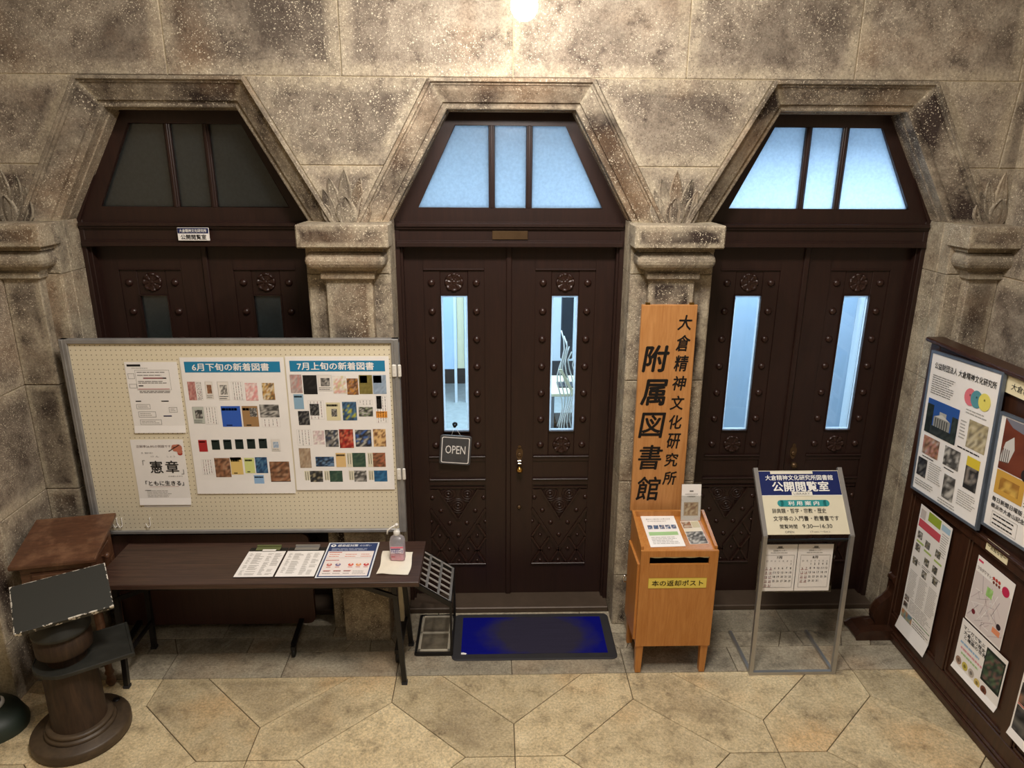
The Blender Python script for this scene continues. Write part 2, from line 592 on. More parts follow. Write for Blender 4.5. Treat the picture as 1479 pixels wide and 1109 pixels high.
# lettering -----------------------------------------------------------------
_tc = {}
def glyphs(body, bold=0):
    k = (body, bold)
    if k not in _tc:
        c = bpy.data.curves.new('t', 'FONT')
        c.body = body
        c.size = 1
        c.resolution_u = 2
        c.offset = bold
        c.align_x = 'LEFT'
        o = bpy.data.objects.new('t', c)
        COL.objects.link(o)
        bpy.context.view_layer.update()
        me = bpy.data.meshes.new_from_object(o.evaluated_get(bpy.context.evaluated_depsgraph_get()))
        vs = [tuple(v.co) for v in me.vertices]
        fs = [tuple(p.vertices) for p in me.polygons]
        bpy.data.objects.remove(o)
        bpy.data.meshes.remove(me)
        _tc[k] = (vs, fs)
    return _tc[k]
class Fr:
    """a flat frame in space: origin, unit right, unit up; normal = right x up"""
    def __init__(s, O, U, V):
        s.O, s.U, s.V = V3(O), V3(U).normalized(), V3(V).normalized()
        s.N = s.U.cross(s.V)
    def P(s, u, v, n=0):
        return s.O + s.U * u + s.V * v + s.N * n
def put_text(b, fr, body, u, v, h, width=None, n=.0012, bold=0, anchor='c', col=None, shear=0):
    """text of height h centred (or left aligned) at u,v; width squeezes or stretches it; bold = stroke growth in em"""
    vs, fs = glyphs(body, 0)
    if not vs:
        return
    x0, x1 = min(p[0] for p in vs), max(p[0] for p in vs)
    y0, y1 = min(p[1] for p in vs), max(p[1] for p in vs)
    k = h / max(.3, y1 - y0)
    kx = (width / (x1 - x0)) if width else k
    cx = (x0 + x1) / 2 if anchor == 'c' else x0
    cy = (y0 + y1) / 2
    shifts = [(0, 0)]
    if bold > 0:
        q = bold
        shifts = [(q * math.cos(a), q * math.sin(a) * .8) for a in ((0, 1.571, 3.142, 4.712) if bold < .03 else [i * math.pi / 4 for i in range(8)] )]
    for i, (sx, sy) in enumerate(shifts):
        b.add([fr.P(u + (p[0] + sx - cx) * kx + shear * (p[1] - cy) * k, v + (p[1] + sy - cy) * k, n + i * .00004) for p in vs], fs, col=col)
def rect(b, fr, u0, v0, u1, v1, col, n=.0008):
    b.add([fr.P(u0, v0, n), fr.P(u1, v0, n), fr.P(u1, v1, n), fr.P(u0, v1, n)], [(0, 1, 2, 3)], col=col)
def disc(b, fr, u, v, r, col, n=.001, k=16, ry=None):
    ry = ry or r
    b.add([fr.P(u + r * math.cos(t * 2 * math.pi / k), v + ry * math.sin(t * 2 * math.pi / k), n) for t in range(k)], [tuple(range(k))], col=col)
def picture(b, fr, u0, v0, u1, v1, pal, nx=5, ny=6, n=.0009, jit=.15):
    """a printed photo: a patch of blurred tones from a palette"""
    g = []
    for j in range(ny + 1):
        row = []
        for i in range(nx + 1):
            c = random.choice(pal)
            q = 1 + random.uniform(-jit, jit)
            row.append(tuple(min(1, (.85 * c[k] + .15 * sum(p_[k] for p_ in pal) / len(pal)) * q) for k in range(3)) + (1,))
        g.append(row)
    for i in range(nx):
        for j in range(ny):
            rect(b, fr, u0 + (u1 - u0) * i / nx, v0 + (v1 - v0) * j / ny, u0 + (u1 - u0) * (i + 1) / nx, v0 + (v1 - v0) * (j + 1) / ny, (g[j][i], g[j][i + 1], g[j + 1][i + 1], g[j + 1][i]), n)
def lines(b, fr, u0, v0, u1, v1, rows, col, fill=.35, gaps=True):
    dv = (v1 - v0) / rows
    for r in range(rows):
        v = v1 - dv * (r + .5)
        u = u0
        end = u1 - (random.random() * .25 * (u1 - u0) if gaps else 0)
        while u < end:
            L = random.uniform(.08, .22) * (u1 - u0)
            e = min(end, u + L)
            rect(b, fr, u, v - dv * fill / 2, e, v + dv * fill / 2, col)
            u = e + (u1 - u0) * .02
def sheet(b, fr, w_, h_, nx=10, ny=10, wave=.0, th=.0008, curl=0):
    """thin sheet of paper with a little thickness; lower left corner at frame origin"""
    n = (nx + 1) * (ny + 1)
    top, bot = [], []
    for j in range(ny + 1):
        for i in range(nx + 1):
            u, v = i / nx, j / ny
            d = wave * (math.sin(u * 5.1 + v * 2) * math.sin(v * 4.2 + 1)) + curl * max(0, (.12 - v) / .12) ** 2
            top.append(fr.P(u * w_, v * h_, d))
            bot.append(fr.P(u * w_, v * h_, d - th))
    fs = []
    for j in range(ny):
        for i in range(nx):
            a = j * (nx + 1) + i
            fs.append((a, a + 1, a + nx + 2, a + nx + 1))
            fs.append((n + a, n + a + nx + 1, n + a + nx + 2, n + a + 1))
    W = nx + 1
    for i in range(nx):
        fs.append((i, n + i, n + i + 1, i + 1))
        t = ny * W + i
        fs.append((t, t + 1, n + t + 1, n + t))
    for j in range(ny):
        t = j * W
        fs.append((t, t + W, n + t + W, n + t))
        t = j * W + nx
        fs.append((t, n + t, n + t + W, t + W))
    b.add(top + bot, fs)
INK, GREY, LGREY = rgb(34, 32, 32), rgb(120, 116, 112), rgb(170, 166, 160)

# ================================================================== THE SETTING
SP = 1.756          # spacing of the three doors
DC = (-SP, 0.0, SP)
ZS, ZT = 2.513, 3.2246
XL, XR = -2.69, 2.67

def inset(poly, d):
    n = len(poly)
    A = sum(poly[i][0] * poly[(i + 1) % n][1] - poly[(i + 1) % n][0] * poly[i][1] for i in range(n))
    sg = 1 if A > 0 else -1
    out = []
    for i in range(n):
        p0, p1, p2 = V3((*poly[i - 1], 0)), V3((*poly[i], 0)), V3((*poly[(i + 1) % n], 0))
        a, b_ = (p1 - p0).normalized(), (p2 - p1).normalized()
        na, nb = V3((-a.y, a.x, 0)) * sg, V3((-b_.y, b_.x, 0)) * sg
        m = (na + nb)
        m = m / max(.25, m.dot(na))
        q = p1 + m * d
        out.append((q.x, q.y))
    return out
def stone(poly, mp, gap=.002, ch=.0035, proud=0.0, back=.03, rim=.075):
    """one block: convex outline, chamfered, with the paler margin marked on its vertices"""
    b = B()
    p0 = inset(poly, gap)
    xs = [p[0] for p in p0]
    ys = [p[1] for p in p0]
    mn = min(max(xs) - min(xs), max(ys) - min(ys))
    ar = abs(sum(p0[i][0] * p0[(i + 1) % len(p0)][1] - p0[(i + 1) % len(p0)][0] * p0[i][1] for i in range(len(p0)))) / 2
    per = sum(math.hypot(p0[i][0] - p0[i - 1][0], p0[i][1] - p0[i - 1][1]) for i in range(len(p0)))
    rim = min(rim, mn * .28, .9 * ar / per)
    ch = min(ch, .3 * ar / per)
    p1 = inset(p0, ch)
    p2 = inset(p0, ch + rim * .45)
    p3 = inset(p0, ch + rim)
    n = len(poly)
    R_ = [[mp(u, v, -back) for u, v in p0], [mp(u, v, proud - ch) for u, v in p0], [mp(u, v, proud) for u, v in p1], [mp(u, v, proud) for u, v in p2], [mp(u, v, proud) for u, v in p3]]
    b.rings(R_, cap=False)
    b.f.append(tuple(range(4 * n, 5 * n)))
    for i in range(3 * n):
        b.e[i] = 1.0
    for i in range(3 * n, 4 * n):
        b.e[i] = .75
    for i in range(4 * n, 5 * n):
        b.e[i] = 0.0
    return b
BACK = lambda u, v, d: (u, -d, v)
LEFT = lambda u, v, d: (XL + d, u, v)
RIGHT = lambda u, v, d: (XR - d, u, v)
FLOOR = lambda u, v, d: (u, v, d)
def rc(u0, u1, v0, v1):
    return [(u0, v0), (u1, v0), (u1, v1), (u0, v1)]

# ---- back wall: core, then every block of stone its own piece
wall = Thing('wall_back', kind='structure')
b = B()
b.box(-3.4, 3.4, .005, .44, ZT + .004, 5.0)
PC = (-1.5 * SP + .01, -SP / 2 + .008, SP / 2 - .008, 1.5 * SP - .01)     # pier centres
for x0, x1 in ((-3.4, -DC[2] - .66), (DC[0] + .66, -.66), (.66, DC[2] - .66), (DC[2] + .66, 3.4)):
    b.box(x0, x1, .005, .44, 0, ZS)
for i in range(4):
    xa = (DC[i - 1] if i else None)
    l0 = xa + .8228 if i else -3.4
    l1 = xa + .4188 if i else -3.4
    r0 = DC[i] - .8228 if i < 3 else 3.4
    r1 = DC[i] - .4188 if i < 3 else 3.4
    b.prism([(l0 - (.02 if i else 0), ZS), (r0 + (.02 if i < 3 else 0), ZS), (r1 + (.02 if i < 3 else 0), ZT + .01), (l1 - (.02 if i else 0), ZT + .01)], .005, .44)
core = wall.part('mortar_core', b, 'mortar')
def lx(side_x, z, sgn):        # x of an arch's outer edge at height z; sgn -1 left edge, +1 right edge
    t = (z - ZS) / (ZT - ZS)
    return side_x + sgn * (.8228 + (.4188 - .8228) * t)
for z0, z1, xs in ((3.2265, 3.95, (XL - .02, -1.714, -.853, .005, .885, 1.745, 2.6, XR + .02)), (3.95, 4.6, (XL, -2.2, -1.3, -.42, .46, 1.3, 2.2, XR)), (4.6, 5.0, (XL, -1.7, -.85, 0, .87, 1.74, XR))):
    for xa, xb in zip(xs, xs[1:]):
        wall.part('stone_block', stone(rc(xa, xb, z0, z1), BACK, proud=random.uniform(-.002, .003)), 'stone')
for i in range(4):
    for z0, z1 in ((2.80, 3.2265), (2.513, 2.80)):
        zt = min(z1, ZT)
        L0 = lx(DC[i - 1], z0, 1) if i else XL - .02
        L1 = lx(DC[i - 1], zt, 1) if i else XL - .02
        R0 = lx(DC[i], z0, -1) if i < 3 else XR + .02
        R1 = lx(DC[i], zt, -1) if i < 3 else XR + .02
        if i == 3 and z0 > 2.7:
            wall.part('stone_block', stone([(L0, z0), (2.585, z0), (2.615, z1), (L1, z1)], BACK), 'stone')
            wall.part('stone_block', stone([(2.585, z0), (R0, z0), (R1, z1), (2.615, z1)], BACK, proud=.002), 'stone')
        else:
            wall.part('stone_block', stone([(L0, z0), (R0, z0), (R1, z1), (L1, z1)], BACK), 'stone')

# ---- arch mouldings: three mitred pieces over each door
PROF = [(0, .03), (0, -.018), (.003, -.022), (.017, -.022), (.020, -.018), (.021, -.002), (.032, .000), (.033, .010), (.036, .010), (.055, .020), (.075, .034), (.095, .048), (.110, .056), (.112, .074), (.136, .078), (.142, .082), (.143, .150), (.149, .156), (.149, .30), (.02, .30)]
def arch_piece(c, k):
    P = [(-.8228, ZS), (-.4188, ZT), (.4188, ZT), (.8228, ZS)]
    kx = 1.150
    ta = math.atan2(ZT - ZS, .404)          # slope angle of the sides
    rings = []
    for j in (k, k + 1):
        x, z = P[j]
        s_ = -1 if j < 2 else 1
        ring = []
        for e, y in PROF:
            if j in (0, 3):
                ring.append((c + x - s_ * e * kx, y, z))
            else:
                # miter: move down by e and inwards along the bisector
                ring.append((c + x - s_ * e * (1 / math.sin(ta) - 1 / math.tan(ta)), y, z - e))
        rings.append(ring)
    b = B()
    # subdivide a little so that the stone has pale ends
    A, Z = rings
    seg = [[tuple(V3(a).lerp(V3(z_), t)) for a, z_ in zip(A, Z)] for t in (.0, .04, .5, .96, 1.0)]
    b.rings(seg)
    n = len(PROF)
    for i in range(5 * n):
        jj = i % n
        b.e[i] = (.9 if i // n in (0, 4) else .0) if 5 < jj < 14 else .28
    return b
for c in DC:
    for k in range(3):
        wall.part('arch_stone', arch_piece(c, k), 'trim')

# ---- piers, pilasters and capitals
def plan(xa, xb):
    """plan of a pier with a groove along each door reveal; None = runs into the side wall"""
    def side(x, s):
        return [(x - s * .006, 0), (x, .006), (x, .088), (x - s * .007, .092), (x - s * .007, .100), (x - s * .002, .104), (x - s * .002, .30)]
    L = side(xa, -1) if xa > XL + .05 else [(XL - .05, 0), (XL - .05, .30)]
    R_ = side(xb, 1) if xb < XR - .05 else [(XR + .05, 0), (XR + .05, .30)]
    return L[::-1] + R_
for i, pc in enumerate(PC):
    xa = (DC[i - 1] + .652) if i else XL - .1
    xb = (DC[i] - .652) if i < 3 else XR + .1
    zz = (0, .36, 1.0, 1.63, 2.238, 2.512)
    for z0, z1 in zip(zz, zz[1:]):
        pl = plan(xa, xb)
        b = B()
        g = .002
        b.prism(pl, z0 + g, z1 - g, 'z')
        bm_e = {k: .8 for k in range(len(b.v))}
        b.e = bm_e
        # face slab carrying the stained middle
        fx0, fx1 = max(xa + .008, XL - .04), min(xb - .008, XR + .04)
        st = stone(rc(fx0, fx1, z0 + g, z1 - g), BACK, gap=.0, ch=.004, proud=.003, back=.004, rim=.05)
        o = len(b.v)
        b.add(st.v, st.f)
        for k_, v_ in st.e.items():
            b.e[k_ + o] = v_
        wall.part('pier_stone', b, 'trim')
    lo, hi = max(pc - .125, XL + .001), min(pc + .125, XR - .001)
    zz = (.375, 1.0, 1.63, 2.222)
    for z0, z1 in zip(zz, zz[1:]):
        b = B()
        b.chbox(lo, hi, -.056, .02, z0 + .0015, z1 - .0015, .005)
        b.e = {k: .55 for k in range(len(b.v))}
        st = stone(rc(lo + .004, hi - .004, z0 + .006, z1 - .006), lambda u, v, d: (u, -.056 - d, v), gap=.0, ch=.002, proud=.0015, back=.002, rim=.035)
        o = len(b.v)
        b.add(st.v, st.f)
        for k_, v_ in st.e.items():
            b.e[k_ + o] = v_
        wall.part('pilaster_stone', b, 'trim')
    b = B()
    b.chbox(max(pc - .137, XL + .001), min(pc + .137, XR - .001), -.142, .02, 0, .373, .006)
    b.e = {k: .6 for k in range(len(b.v))}
    wall.part('pilaster_base', b, 'trim')
    # capital
    def ring(hx, fy, z, r=.0):
        l, h = max(pc - hx, XL + .001), min(pc + hx, XR - .001)
        pts = [(l, .02, z), (h, .02, z)]
        rr = min(r, hx * .5)
        for cx, s in ((h - (rr if h < XR - .01 else 0), 1), (l + (rr if l > XL + .01 else 0), -1)):
            for q in range(5):
                t = math.pi / 2 * (q / 4)
                a = t if s > 0 else math.pi / 2 - t
                use = rr if (h < XR - .01 if s > 0 else l > XL + .01) else 0
                pts.append((cx + s * use * math.cos(a), -fy + rr - rr * math.sin(a), z))
        return pts
    b = B()
    b.chbox(max(pc - .235, XL + .001), min(pc + .235, XR - .001), -.172, .02, 2.395, 2.5135, .006)
    b.e = {k: .75 for k in range(len(b.v))}
    st = stone(rc(max(pc - .23, XL), min(pc + .23, XR), 2.40, 2.508), lambda u, v, d: (u, -.172 - d, v), gap=.0, ch=.002, proud=.001, back=.002, rim=.03)
    o = len(b.v)
    b.add(st.v, st.f)
    for k_, v_ in st.e.items():
        b.e[k_ + o] = v_
    wall.part('capital_block', b, 'trim')
    b = B()
    rs = [ring(.200, .118, 2.396, .004), ring(.200, .118, 2.372, .004)]
    for q in range(9):
        t = math.pi * q / 8
        rs.append(ring(.172 + .036 * math.sin(t), .100 + .040 * math.sin(t), 2.370 - .090 * (1 - math.cos(t)) / 2, .02))
    rs += [ring(.160, .086, 2.274, .006), ring(.145, .072, 2.262, .004), ring(.145, .072, 2.257, .004), ring(.143, .084, 2.254, .004), ring(.143, .084, 2.226, .004), ring(.128, .060, 2.214, .004)]
    b.rings(rs)
    b.e = {k: .55 for k in range(len(b.v))}
    wall.part('capital_moulding', b, 'trim')
    # carved leaves above the capital
    def leaf(cx, cz, ang, L, W, h0=.010, shell=.0):
        b = B()
        n, m = 10, 8
        up = V3((math.sin(ang), 0, math.cos(ang)))
        sd = V3((math.cos(ang), 0, -math.sin(ang)))
        vs = []
        for i_ in range(n + 1):
            t = i_ / n
            wd = W * (math.sin(math.pi * min(1, .16 + t * .84)) ** .75) * (1 - .15 * t) if t < 1 else 0
            for j_ in range(m + 1):
                q = j_ / m * 2 - 1
                # raised rim, hollow between rim and midrib
                hgt = h0 * (.35 + (.65 if .5 < abs(q) < .99 else 0) + .45 * max(0, 1 - abs(q) * 3.5))
                p = V3((cx, -.003 - hgt, cz)) + up * (L * t) + sd * (wd * q)
                vs.append(p)
        fs = []
        for i_ in range(n):
            for j_ in range(m):
                a = i_ * (m + 1) + j_
                fs.append((a, a + 1, a + m + 2, a + m + 1))
        k0 = len(vs)
        bd = [i_ * (m + 1) for i_ in range(n + 1)] + [i_ * (m + 1) + m for i_ in range(n, -1, -1)]
        for q in bd:
            vs.append(V3((vs[q].x, .008, vs[q].z)))
        for q in range(len(bd) - 1):
            fs.append((bd[q], bd[q + 1], k0 + q + 1, k0 + q))
        b.add(vs, fs, True)
        b.e = {k: (.8 if (k % (m + 1)) in (0, m) else .2) for k in range(len(b.v))}
        return b
    for ang, L, W, hh, dx in ((0, .268, .042, .008, 0), (-.20, .232, .038, .009, -.034), (.20, .232, .038, .009, .034), (-.30, .178, .034, .010, -.062), (.30, .178, .034, .010, .062), (-.36, .112, .030, .011, -.084), (.36, .112, .030, .011, .084), (0, .132, .062, .017, 0)):
        if pc + dx + L * math.sin(ang) + .03 > XR or pc + dx + L * math.sin(ang) - .03 < XL:
            continue
        wall.part('carved_leaf', leaf(pc + dx, 2.512, ang, L, W, hh), 'trim')

# ---- side walls
def side_wall(name, X, mp, y_end, sgn):
    t = Thing(name, kind='structure')
    b = B()
    if sgn < 0:
        b.box(X - .6, X - .005, y_end, .44, 0, 5.0)
        b.box(X - .75, X - .6, -7.0, y_end, 0, 5.0)
    else:
        b.box(X + .005, X + .3, -7.0, .44, 0, 5.0)
    t.part('mortar_core', b, 'mortar')
    zz = (0, .36, 1.0, 1.63, 2.238, 2.80, 3.232, 3.95, 4.6, 5.0)
    for r, (z0, z1) in enumerate(zip(zz, zz[1:])):
        y = 0.0
        k = 0
        L = .47 if r % 2 else .9
        while y > y_end + .01:
            y2 = max(y_end, y - L)
            if y2 - y_end < .15:
                y2 = y_end
            t.part('stone_block', stone(rc(y2, y, z0, z1), mp, proud=random.uniform(0, .003)), 'stone')
            y = y2
            L = .9
            k += 1
    return t
side_wall('wall_left', XL, LEFT, -.62, -1)
side_wall('wall_right', XR, RIGHT, -3.6, 1)
t = Thing('wall_front', kind='structure')
b = B()
b.box(-3.5, 3.0, -7.3, -7.0, 0, 5.0)
t.part('wall_face', b, 'plaster')
b = B()
b.box(-3.5, 3.0, -7.3, .44, 5.0, 5.2)
Thing('ceiling', kind='structure', mesh=b, mat='plaster')

# ---- floor
floor = Thing('floor', kind='structure')
b = B()
b.box(-3.5, 3.0, -7.0, .46, -.2, -.006)
floor.part('floor_bed', b, 'joint')
def tile(poly, mat='floor', proud=0.0):
    if len(poly) < 3:
        return
    floor.part('floor_stone', stone(poly, FLOOR, gap=.0022, ch=.002, proud=proud, back=.02, rim=.04), mat)
def clipx(poly, x0, x1):
    def cut(P, f):
        out = []
        for i in range(len(P)):
            a, c_ = P[i], P[(i + 1) % len(P)]
            fa, fc = f(a), f(c_)
            if fa >= 0:
                out.append(a)
            if (fa > 1e-9 and fc < -1e-9) or (fa < -1e-9 and fc > 1e-9):
                t_ = fa / (fa - fc)
                out.append((a[0] + (c_[0] - a[0]) * t_, a[1] + (c_[1] - a[1]) * t_))
        return out
    if not poly:
        return []
    P = cut(poly, lambda p: p[0] - x0)
    return cut(P, lambda p: x1 - p[0]) if len(P) > 2 else []
SF, XF, YA, YB, YC, YV, YH, XH, DA = 1.3255, .004, -.457, -.236, -.837, -.668, -1.054, .2452, .406
FL0, FL1 = -3.3, XR
# row under the doors, row with the small wedges, border row
xs0 = [FL0, -2.36, -1.776, -1.10, -.46, .46, 1.10, 1.765, 2.36, FL1]
for a, c_ in zip(xs0, xs0[1:]):
    tile(rc(a, c_, -.092, .139), 'border')
wed = [FL0]
for k in range(-3, 3):
    base_ = XF + (k + .5) * SF
    for q, (t0, b0) in enumerate(((-.28, -.35), (-.20, -.19), (-.085, -.01), (.10, .04), (.29, .22), (.40, .40))):
        wed.append((base_ + t0, base_ + b0))
prev = (FL0, FL0)
for t0, b0 in wed[1:]:
    if t0 < FL0 + .05 or b0 < FL0 + .05:
        continue
    if -.50 < (t0 + b0) / 2 < .60:
        continue
    tt, bb = min(t0, FL1), min(b0, FL1)
    tile([(prev[1], YB), (bb, YB), (tt, -.092), (prev[0], -.092)], 'border', random.uniform(-.001, .0005))
    prev = (tt, bb)
    if tt >= FL1:
        break
if prev[0] < FL1 - .03:
    tile([(prev[1], YB), (FL1, YB), (FL1, -.092), (prev[0], -.092)], 'border')
xs = [FL0, -2.66, -1.99, -1.32, -.662, .004, .666, 1.319, 1.988, FL1]
for a, c_ in zip(xs, xs[1:]):
    tile(rc(a, c_, YA, YB), 'border')
for k in range(-3, 4):
    c_ = XF + k * SF
    for mir in (0, 1):
        my = (lambda y: 2 * YH - y) if mir else (lambda y: y)
        def T_(poly, pr=0.0):
            P = clipx([(x, my(y)) for x, y in poly], FL0, FL1)
            if mir:
                P = P[::-1]
            if len(P) > 2:
                tile(P, 'floor', pr)
        T_([(c_ - DA, YA), (c_, YC), (c_ + DA, YA)], -.0003)
        T_([(c_ - SF / 2, YA), (c_ - SF / 2, YV), (c_ - XH, YH), (c_, YH), (c_, YC), (c_ - DA, YA)])
        T_([(c_ + DA, YA), (c_, YC), (c_, YH), (c_ + XH, YH), (c_ + SF / 2, YV), (c_ + SF / 2, YA)])
        if mir == 0:
            T_([(c_ + SF / 2, YV), (c_ + XH, YH), (c_ + SF / 2, 2 * YH - YV), (c_ + SF - XH, YH)], .0003)
# further tiles toward the camera
for r in range(8):
    y1 = 2 * YH - YA - r * .66
    xx = [FL0] + [-2.66 + .6628 * q + (.33 if r % 2 else 0) for q in range(9) if FL0 < -2.66 + .6628 * q + (.33 if r % 2 else 0) < FL1 - .1] + [FL1]
    for a, c_ in zip(xx, xx[1:]):
        tile(rc(a, c_, max(-7, y1 - .66), y1))

# ================================================================== DOORS
def stud_mesh(r, h, n=10):
    b = B()
    b.lathe([(r, .002), (r, -.002), (r * .86, -h * .55), (r * .55, -h * .88), (r * .2, -h)], n, axis='y')
    return make_mesh('stud', b, MT['stud'])
STUD = stud_mesh(.0225, .017, 12)
STUD_S = stud_mesh(.0155, .012, 10)
STUD_T = stud_mesh(.011, .009, 8)
b = B()
def rosette_h(r, t):
    pet = abs(math.cos(4 * t))
    if r > .97:
        return 0
    if r < .16:
        return .012
    if r < .24:
        return .005
    if r < .34:
        return .010
    e = 1 - .10 * (1 - pet) * 1.0
    if r > e:
        return .001
    return .004 + .009 * (pet ** .6) * (1 if r > .78 else .55)
b.relief(0, 0, 0, .056, rosette_h, 14, 64)
ROS = make_mesh('rosette', b, MT['stud'])
b = B()
b.relief(0, 0, 0, .053, lambda r, t: .7 * (.013 * max(0, 1 - (r / .24) ** 2) if r < .24 else .0065 * abs(math.sin((r - .24) / .76 * math.pi * 2.5)) + .002) if r < .98 else 0, 22, 32)
CIR = make_mesh('carved_ring', b, MT['door'])
LY = .31     # front of the leaves
def trap(hb, ht, z0, z1, c):
    return [(c - hb, z0), (c + hb, z0), (c + ht, z1), (c - ht, z1)]
def build_door(idx, c, pane_mat, leaf_pane, glassy):
    D = Thing('door_%d' % idx, kind='structure', loc=(c, 0, 0))
    # frame: jambs, lintel, transom
    b = B()
    for s in (-1, 1):
        x0, x1 = sorted((c + s * .665, c + s * .628))
        b.chbox(x0, x1, .236, .40, .03, ZS - .01, .003)
        x0, x1 = sorted((c + s * .634, c + s * .616))
        b.chbox(x0, x1, .262, .38, .03, 2.36, .002)
    D.part('door_jamb', b, 'door')
    b = B()
    b.chbox(c - .66, c + .66, .240, .40, 2.36, 2.497, .003)
    b.chbox(c - .645, c + .645, .212, .245, 2.468, 2.490, .004)
    b.chbox(c - .645, c + .645, .224, .245, 2.455, 2.470, .003)
    b.chbox(c - .645, c + .645, .218, .245, 2.356, 2.384, .004)
    b.chbox(c - .645, c + .645, .229, .245, 2.380, 2.393, .003)
    D.part('lintel', b, 'door')
    # transom frame
    tf = B()
    y0, y1 = .246, .30
    tf.prism([(c - .67, 2.492), (c + .67, 2.492), (c + .52, 2.572), (c - .52, 2.572)], y0, y1)
    tf.prism([(c - .302, 3.010), (c + .302, 3.010), (c + .37, 3.115), (c - .37, 3.115)], y0, y1)
    for s in (-1, 1):
        P = [(c + s * .52, 2.572), (c + s * .302, 3.010), (c + s * .37, 3.115), (c + s * .67, 2.492)]
        tf.prism(P if s < 0 else P[::-1], y0, y1)
    # outer step
    for s in (-1, 1):
        P = [(c + s * .64, 2.50), (c + s * .352, 3.088), (c + s * .385, 3.13), (c + s * .70, 2.50)]
        tf.prism(P if s < 0 else P[::-1], .232, .25)
    tf.prism([(c - .365, 3.068), (c + .365, 3.068), (c + .365, 3.12), (c - .365, 3.12)], .232, .25)
    tfo = D.part('transom_frame', tf, 'door', bevel=.003)
    for mx in (-.104, .104):
        mb = B()
        mb.chbox(c + mx - .017, c + mx + .017, y0 + .002, y1 - .004, 2.568, 3.014, .004)
        mb.chbox(c + mx - .008, c + mx + .008, y0 - .005, y0 + .006, 2.57, 3.012, .003)
        D.part('mullion', mb, 'door', tfo)
    zb, zt = 2.573, 3.009
    def hx(z):
        return .52 + (.302 - .52) * (z - 2.572) / (3.010 - 2.572)
    for P in ([(c - hx(zb), zb), (c - .121, zb), (c - .121, zt), (c - hx(zt), zt)], [(c - .087, zb), (c + .087, zb), (c + .087, zt), (c - .087, zt)], [(c + .121, zb), (c + hx(zb), zb), (c + hx(zt), zt), (c + .121, zt)]):
        gb = B()
        gb.prism(P, .270, .276)
        D.part('transom_pane', gb, pane_mat, tfo)
    # leaves
    for s in (-1, 1):
        X = lambda a: c + s * a          # a: distance from the door's centre line
        lb = B()
        def bx(a0, a1, y0, y1, z0, z1, ch=.003):
            x0, x1 = sorted((X(a0), X(a1)))
            lb.chbox(x0, x1, y0, y1, z0, z1, ch)
        bx(.508, .640, LY, LY + .05, .035, 2.40, .0004)
        bx(.008, .150, LY, LY + .05, .035, 2.40, .0004)
        bx(.148, .510, LY, LY + .05, 2.218, 2.40, .0004)
        bx(.148, .510, LY, LY + .05, .035, .262, .0004)
        bx(.148, .510, LY, LY + .05, .835, .878, .0004)
        bx(.148, .510, LY, LY + .05, 1.0, 1.032, .0004)
        bx(.148, .510, LY + .010, LY + .05, .262, .84)      # back of the carved panel
        bx(.148, .510, LY + .008, LY + .05, .87, 1.005)
        bx(.148, .248, LY + .006, LY + .05, 1.03, 2.22)
        bx(.410, .510, LY + .006, LY + .05, 1.03, 2.22)
        bx(.247, .411, LY + .009, LY + .05, 2.066, 2.22)
        bx(.247, .411, LY + .009, LY + .05, 1.03, 1.200)
        bx(.150, .508, LY - .010, LY + .004, 1.026, 1.036)      # lit ledges
        bx(.150, .508, LY - .010, LY + .004, .868, .878)
        bx(.150, .508, LY - .014, LY + .012, .256, .268)
        bx(.150, .508, LY - .006, LY + .004, 2.212, 2.222)
        leaf_o = D.part('door_leaf', lb, 'door')
        # window frame and pane
        wb = B()
        x0, x1 = sorted((X(.247), X(.411)))
        for q in ((x0, x1, 2.062, 2.068), (x0, x1, 1.198, 1.204), (x0 - .002, x0 + .004, 1.2, 2.066), (x1 - .004, x1 + .002, 1.2, 2.066)):
            wb.box(q[0], q[1], LY - .004, LY + .02, q[2], q[3])
        D.part('window_bead', wb, 'door', leaf_o)
        gb = B()
        gb.box(x0 + .015, x1 - .015, LY + .014, LY + .020, 1.216, 2.05)
        D.part('window_pane', gb, leaf_pane, leaf_o)
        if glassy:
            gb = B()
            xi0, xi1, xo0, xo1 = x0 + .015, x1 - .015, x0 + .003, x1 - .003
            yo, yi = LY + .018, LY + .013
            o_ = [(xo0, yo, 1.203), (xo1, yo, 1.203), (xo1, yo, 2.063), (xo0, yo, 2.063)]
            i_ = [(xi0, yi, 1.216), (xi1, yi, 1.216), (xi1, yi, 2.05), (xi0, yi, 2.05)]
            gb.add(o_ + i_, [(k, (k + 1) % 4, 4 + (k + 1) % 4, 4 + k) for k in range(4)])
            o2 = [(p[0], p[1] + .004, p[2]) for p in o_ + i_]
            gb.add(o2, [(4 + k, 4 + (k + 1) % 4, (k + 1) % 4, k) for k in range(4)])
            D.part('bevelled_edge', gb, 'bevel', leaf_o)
        else:
            gb = B()
            gb.box(x0 + .003, x1 - .003, LY + .016, LY + .0195, 1.203, 2.063)
            D.part('window_pane', gb, leaf_pane, leaf_o)
        for r in range(7):
            z = 2.138 - r * (2.138 - 1.108) / 6
            for a in (.198, .462):
                D.inst('stud', STUD, (X(a), LY + .006, z), leaf_o)
        D.inst('rosette', ROS, (X(.329), LY + .008, 2.141), leaf_o)
        D.inst('rosette', ROS, (X(.332), LY + .008, 1.108), leaf_o)
        # carved lower panel
        pcx = X(.330)
        m = 1.66
        yb = LY + .010
        vb = B()
        W2 = .178
        za, zi = .372, .590
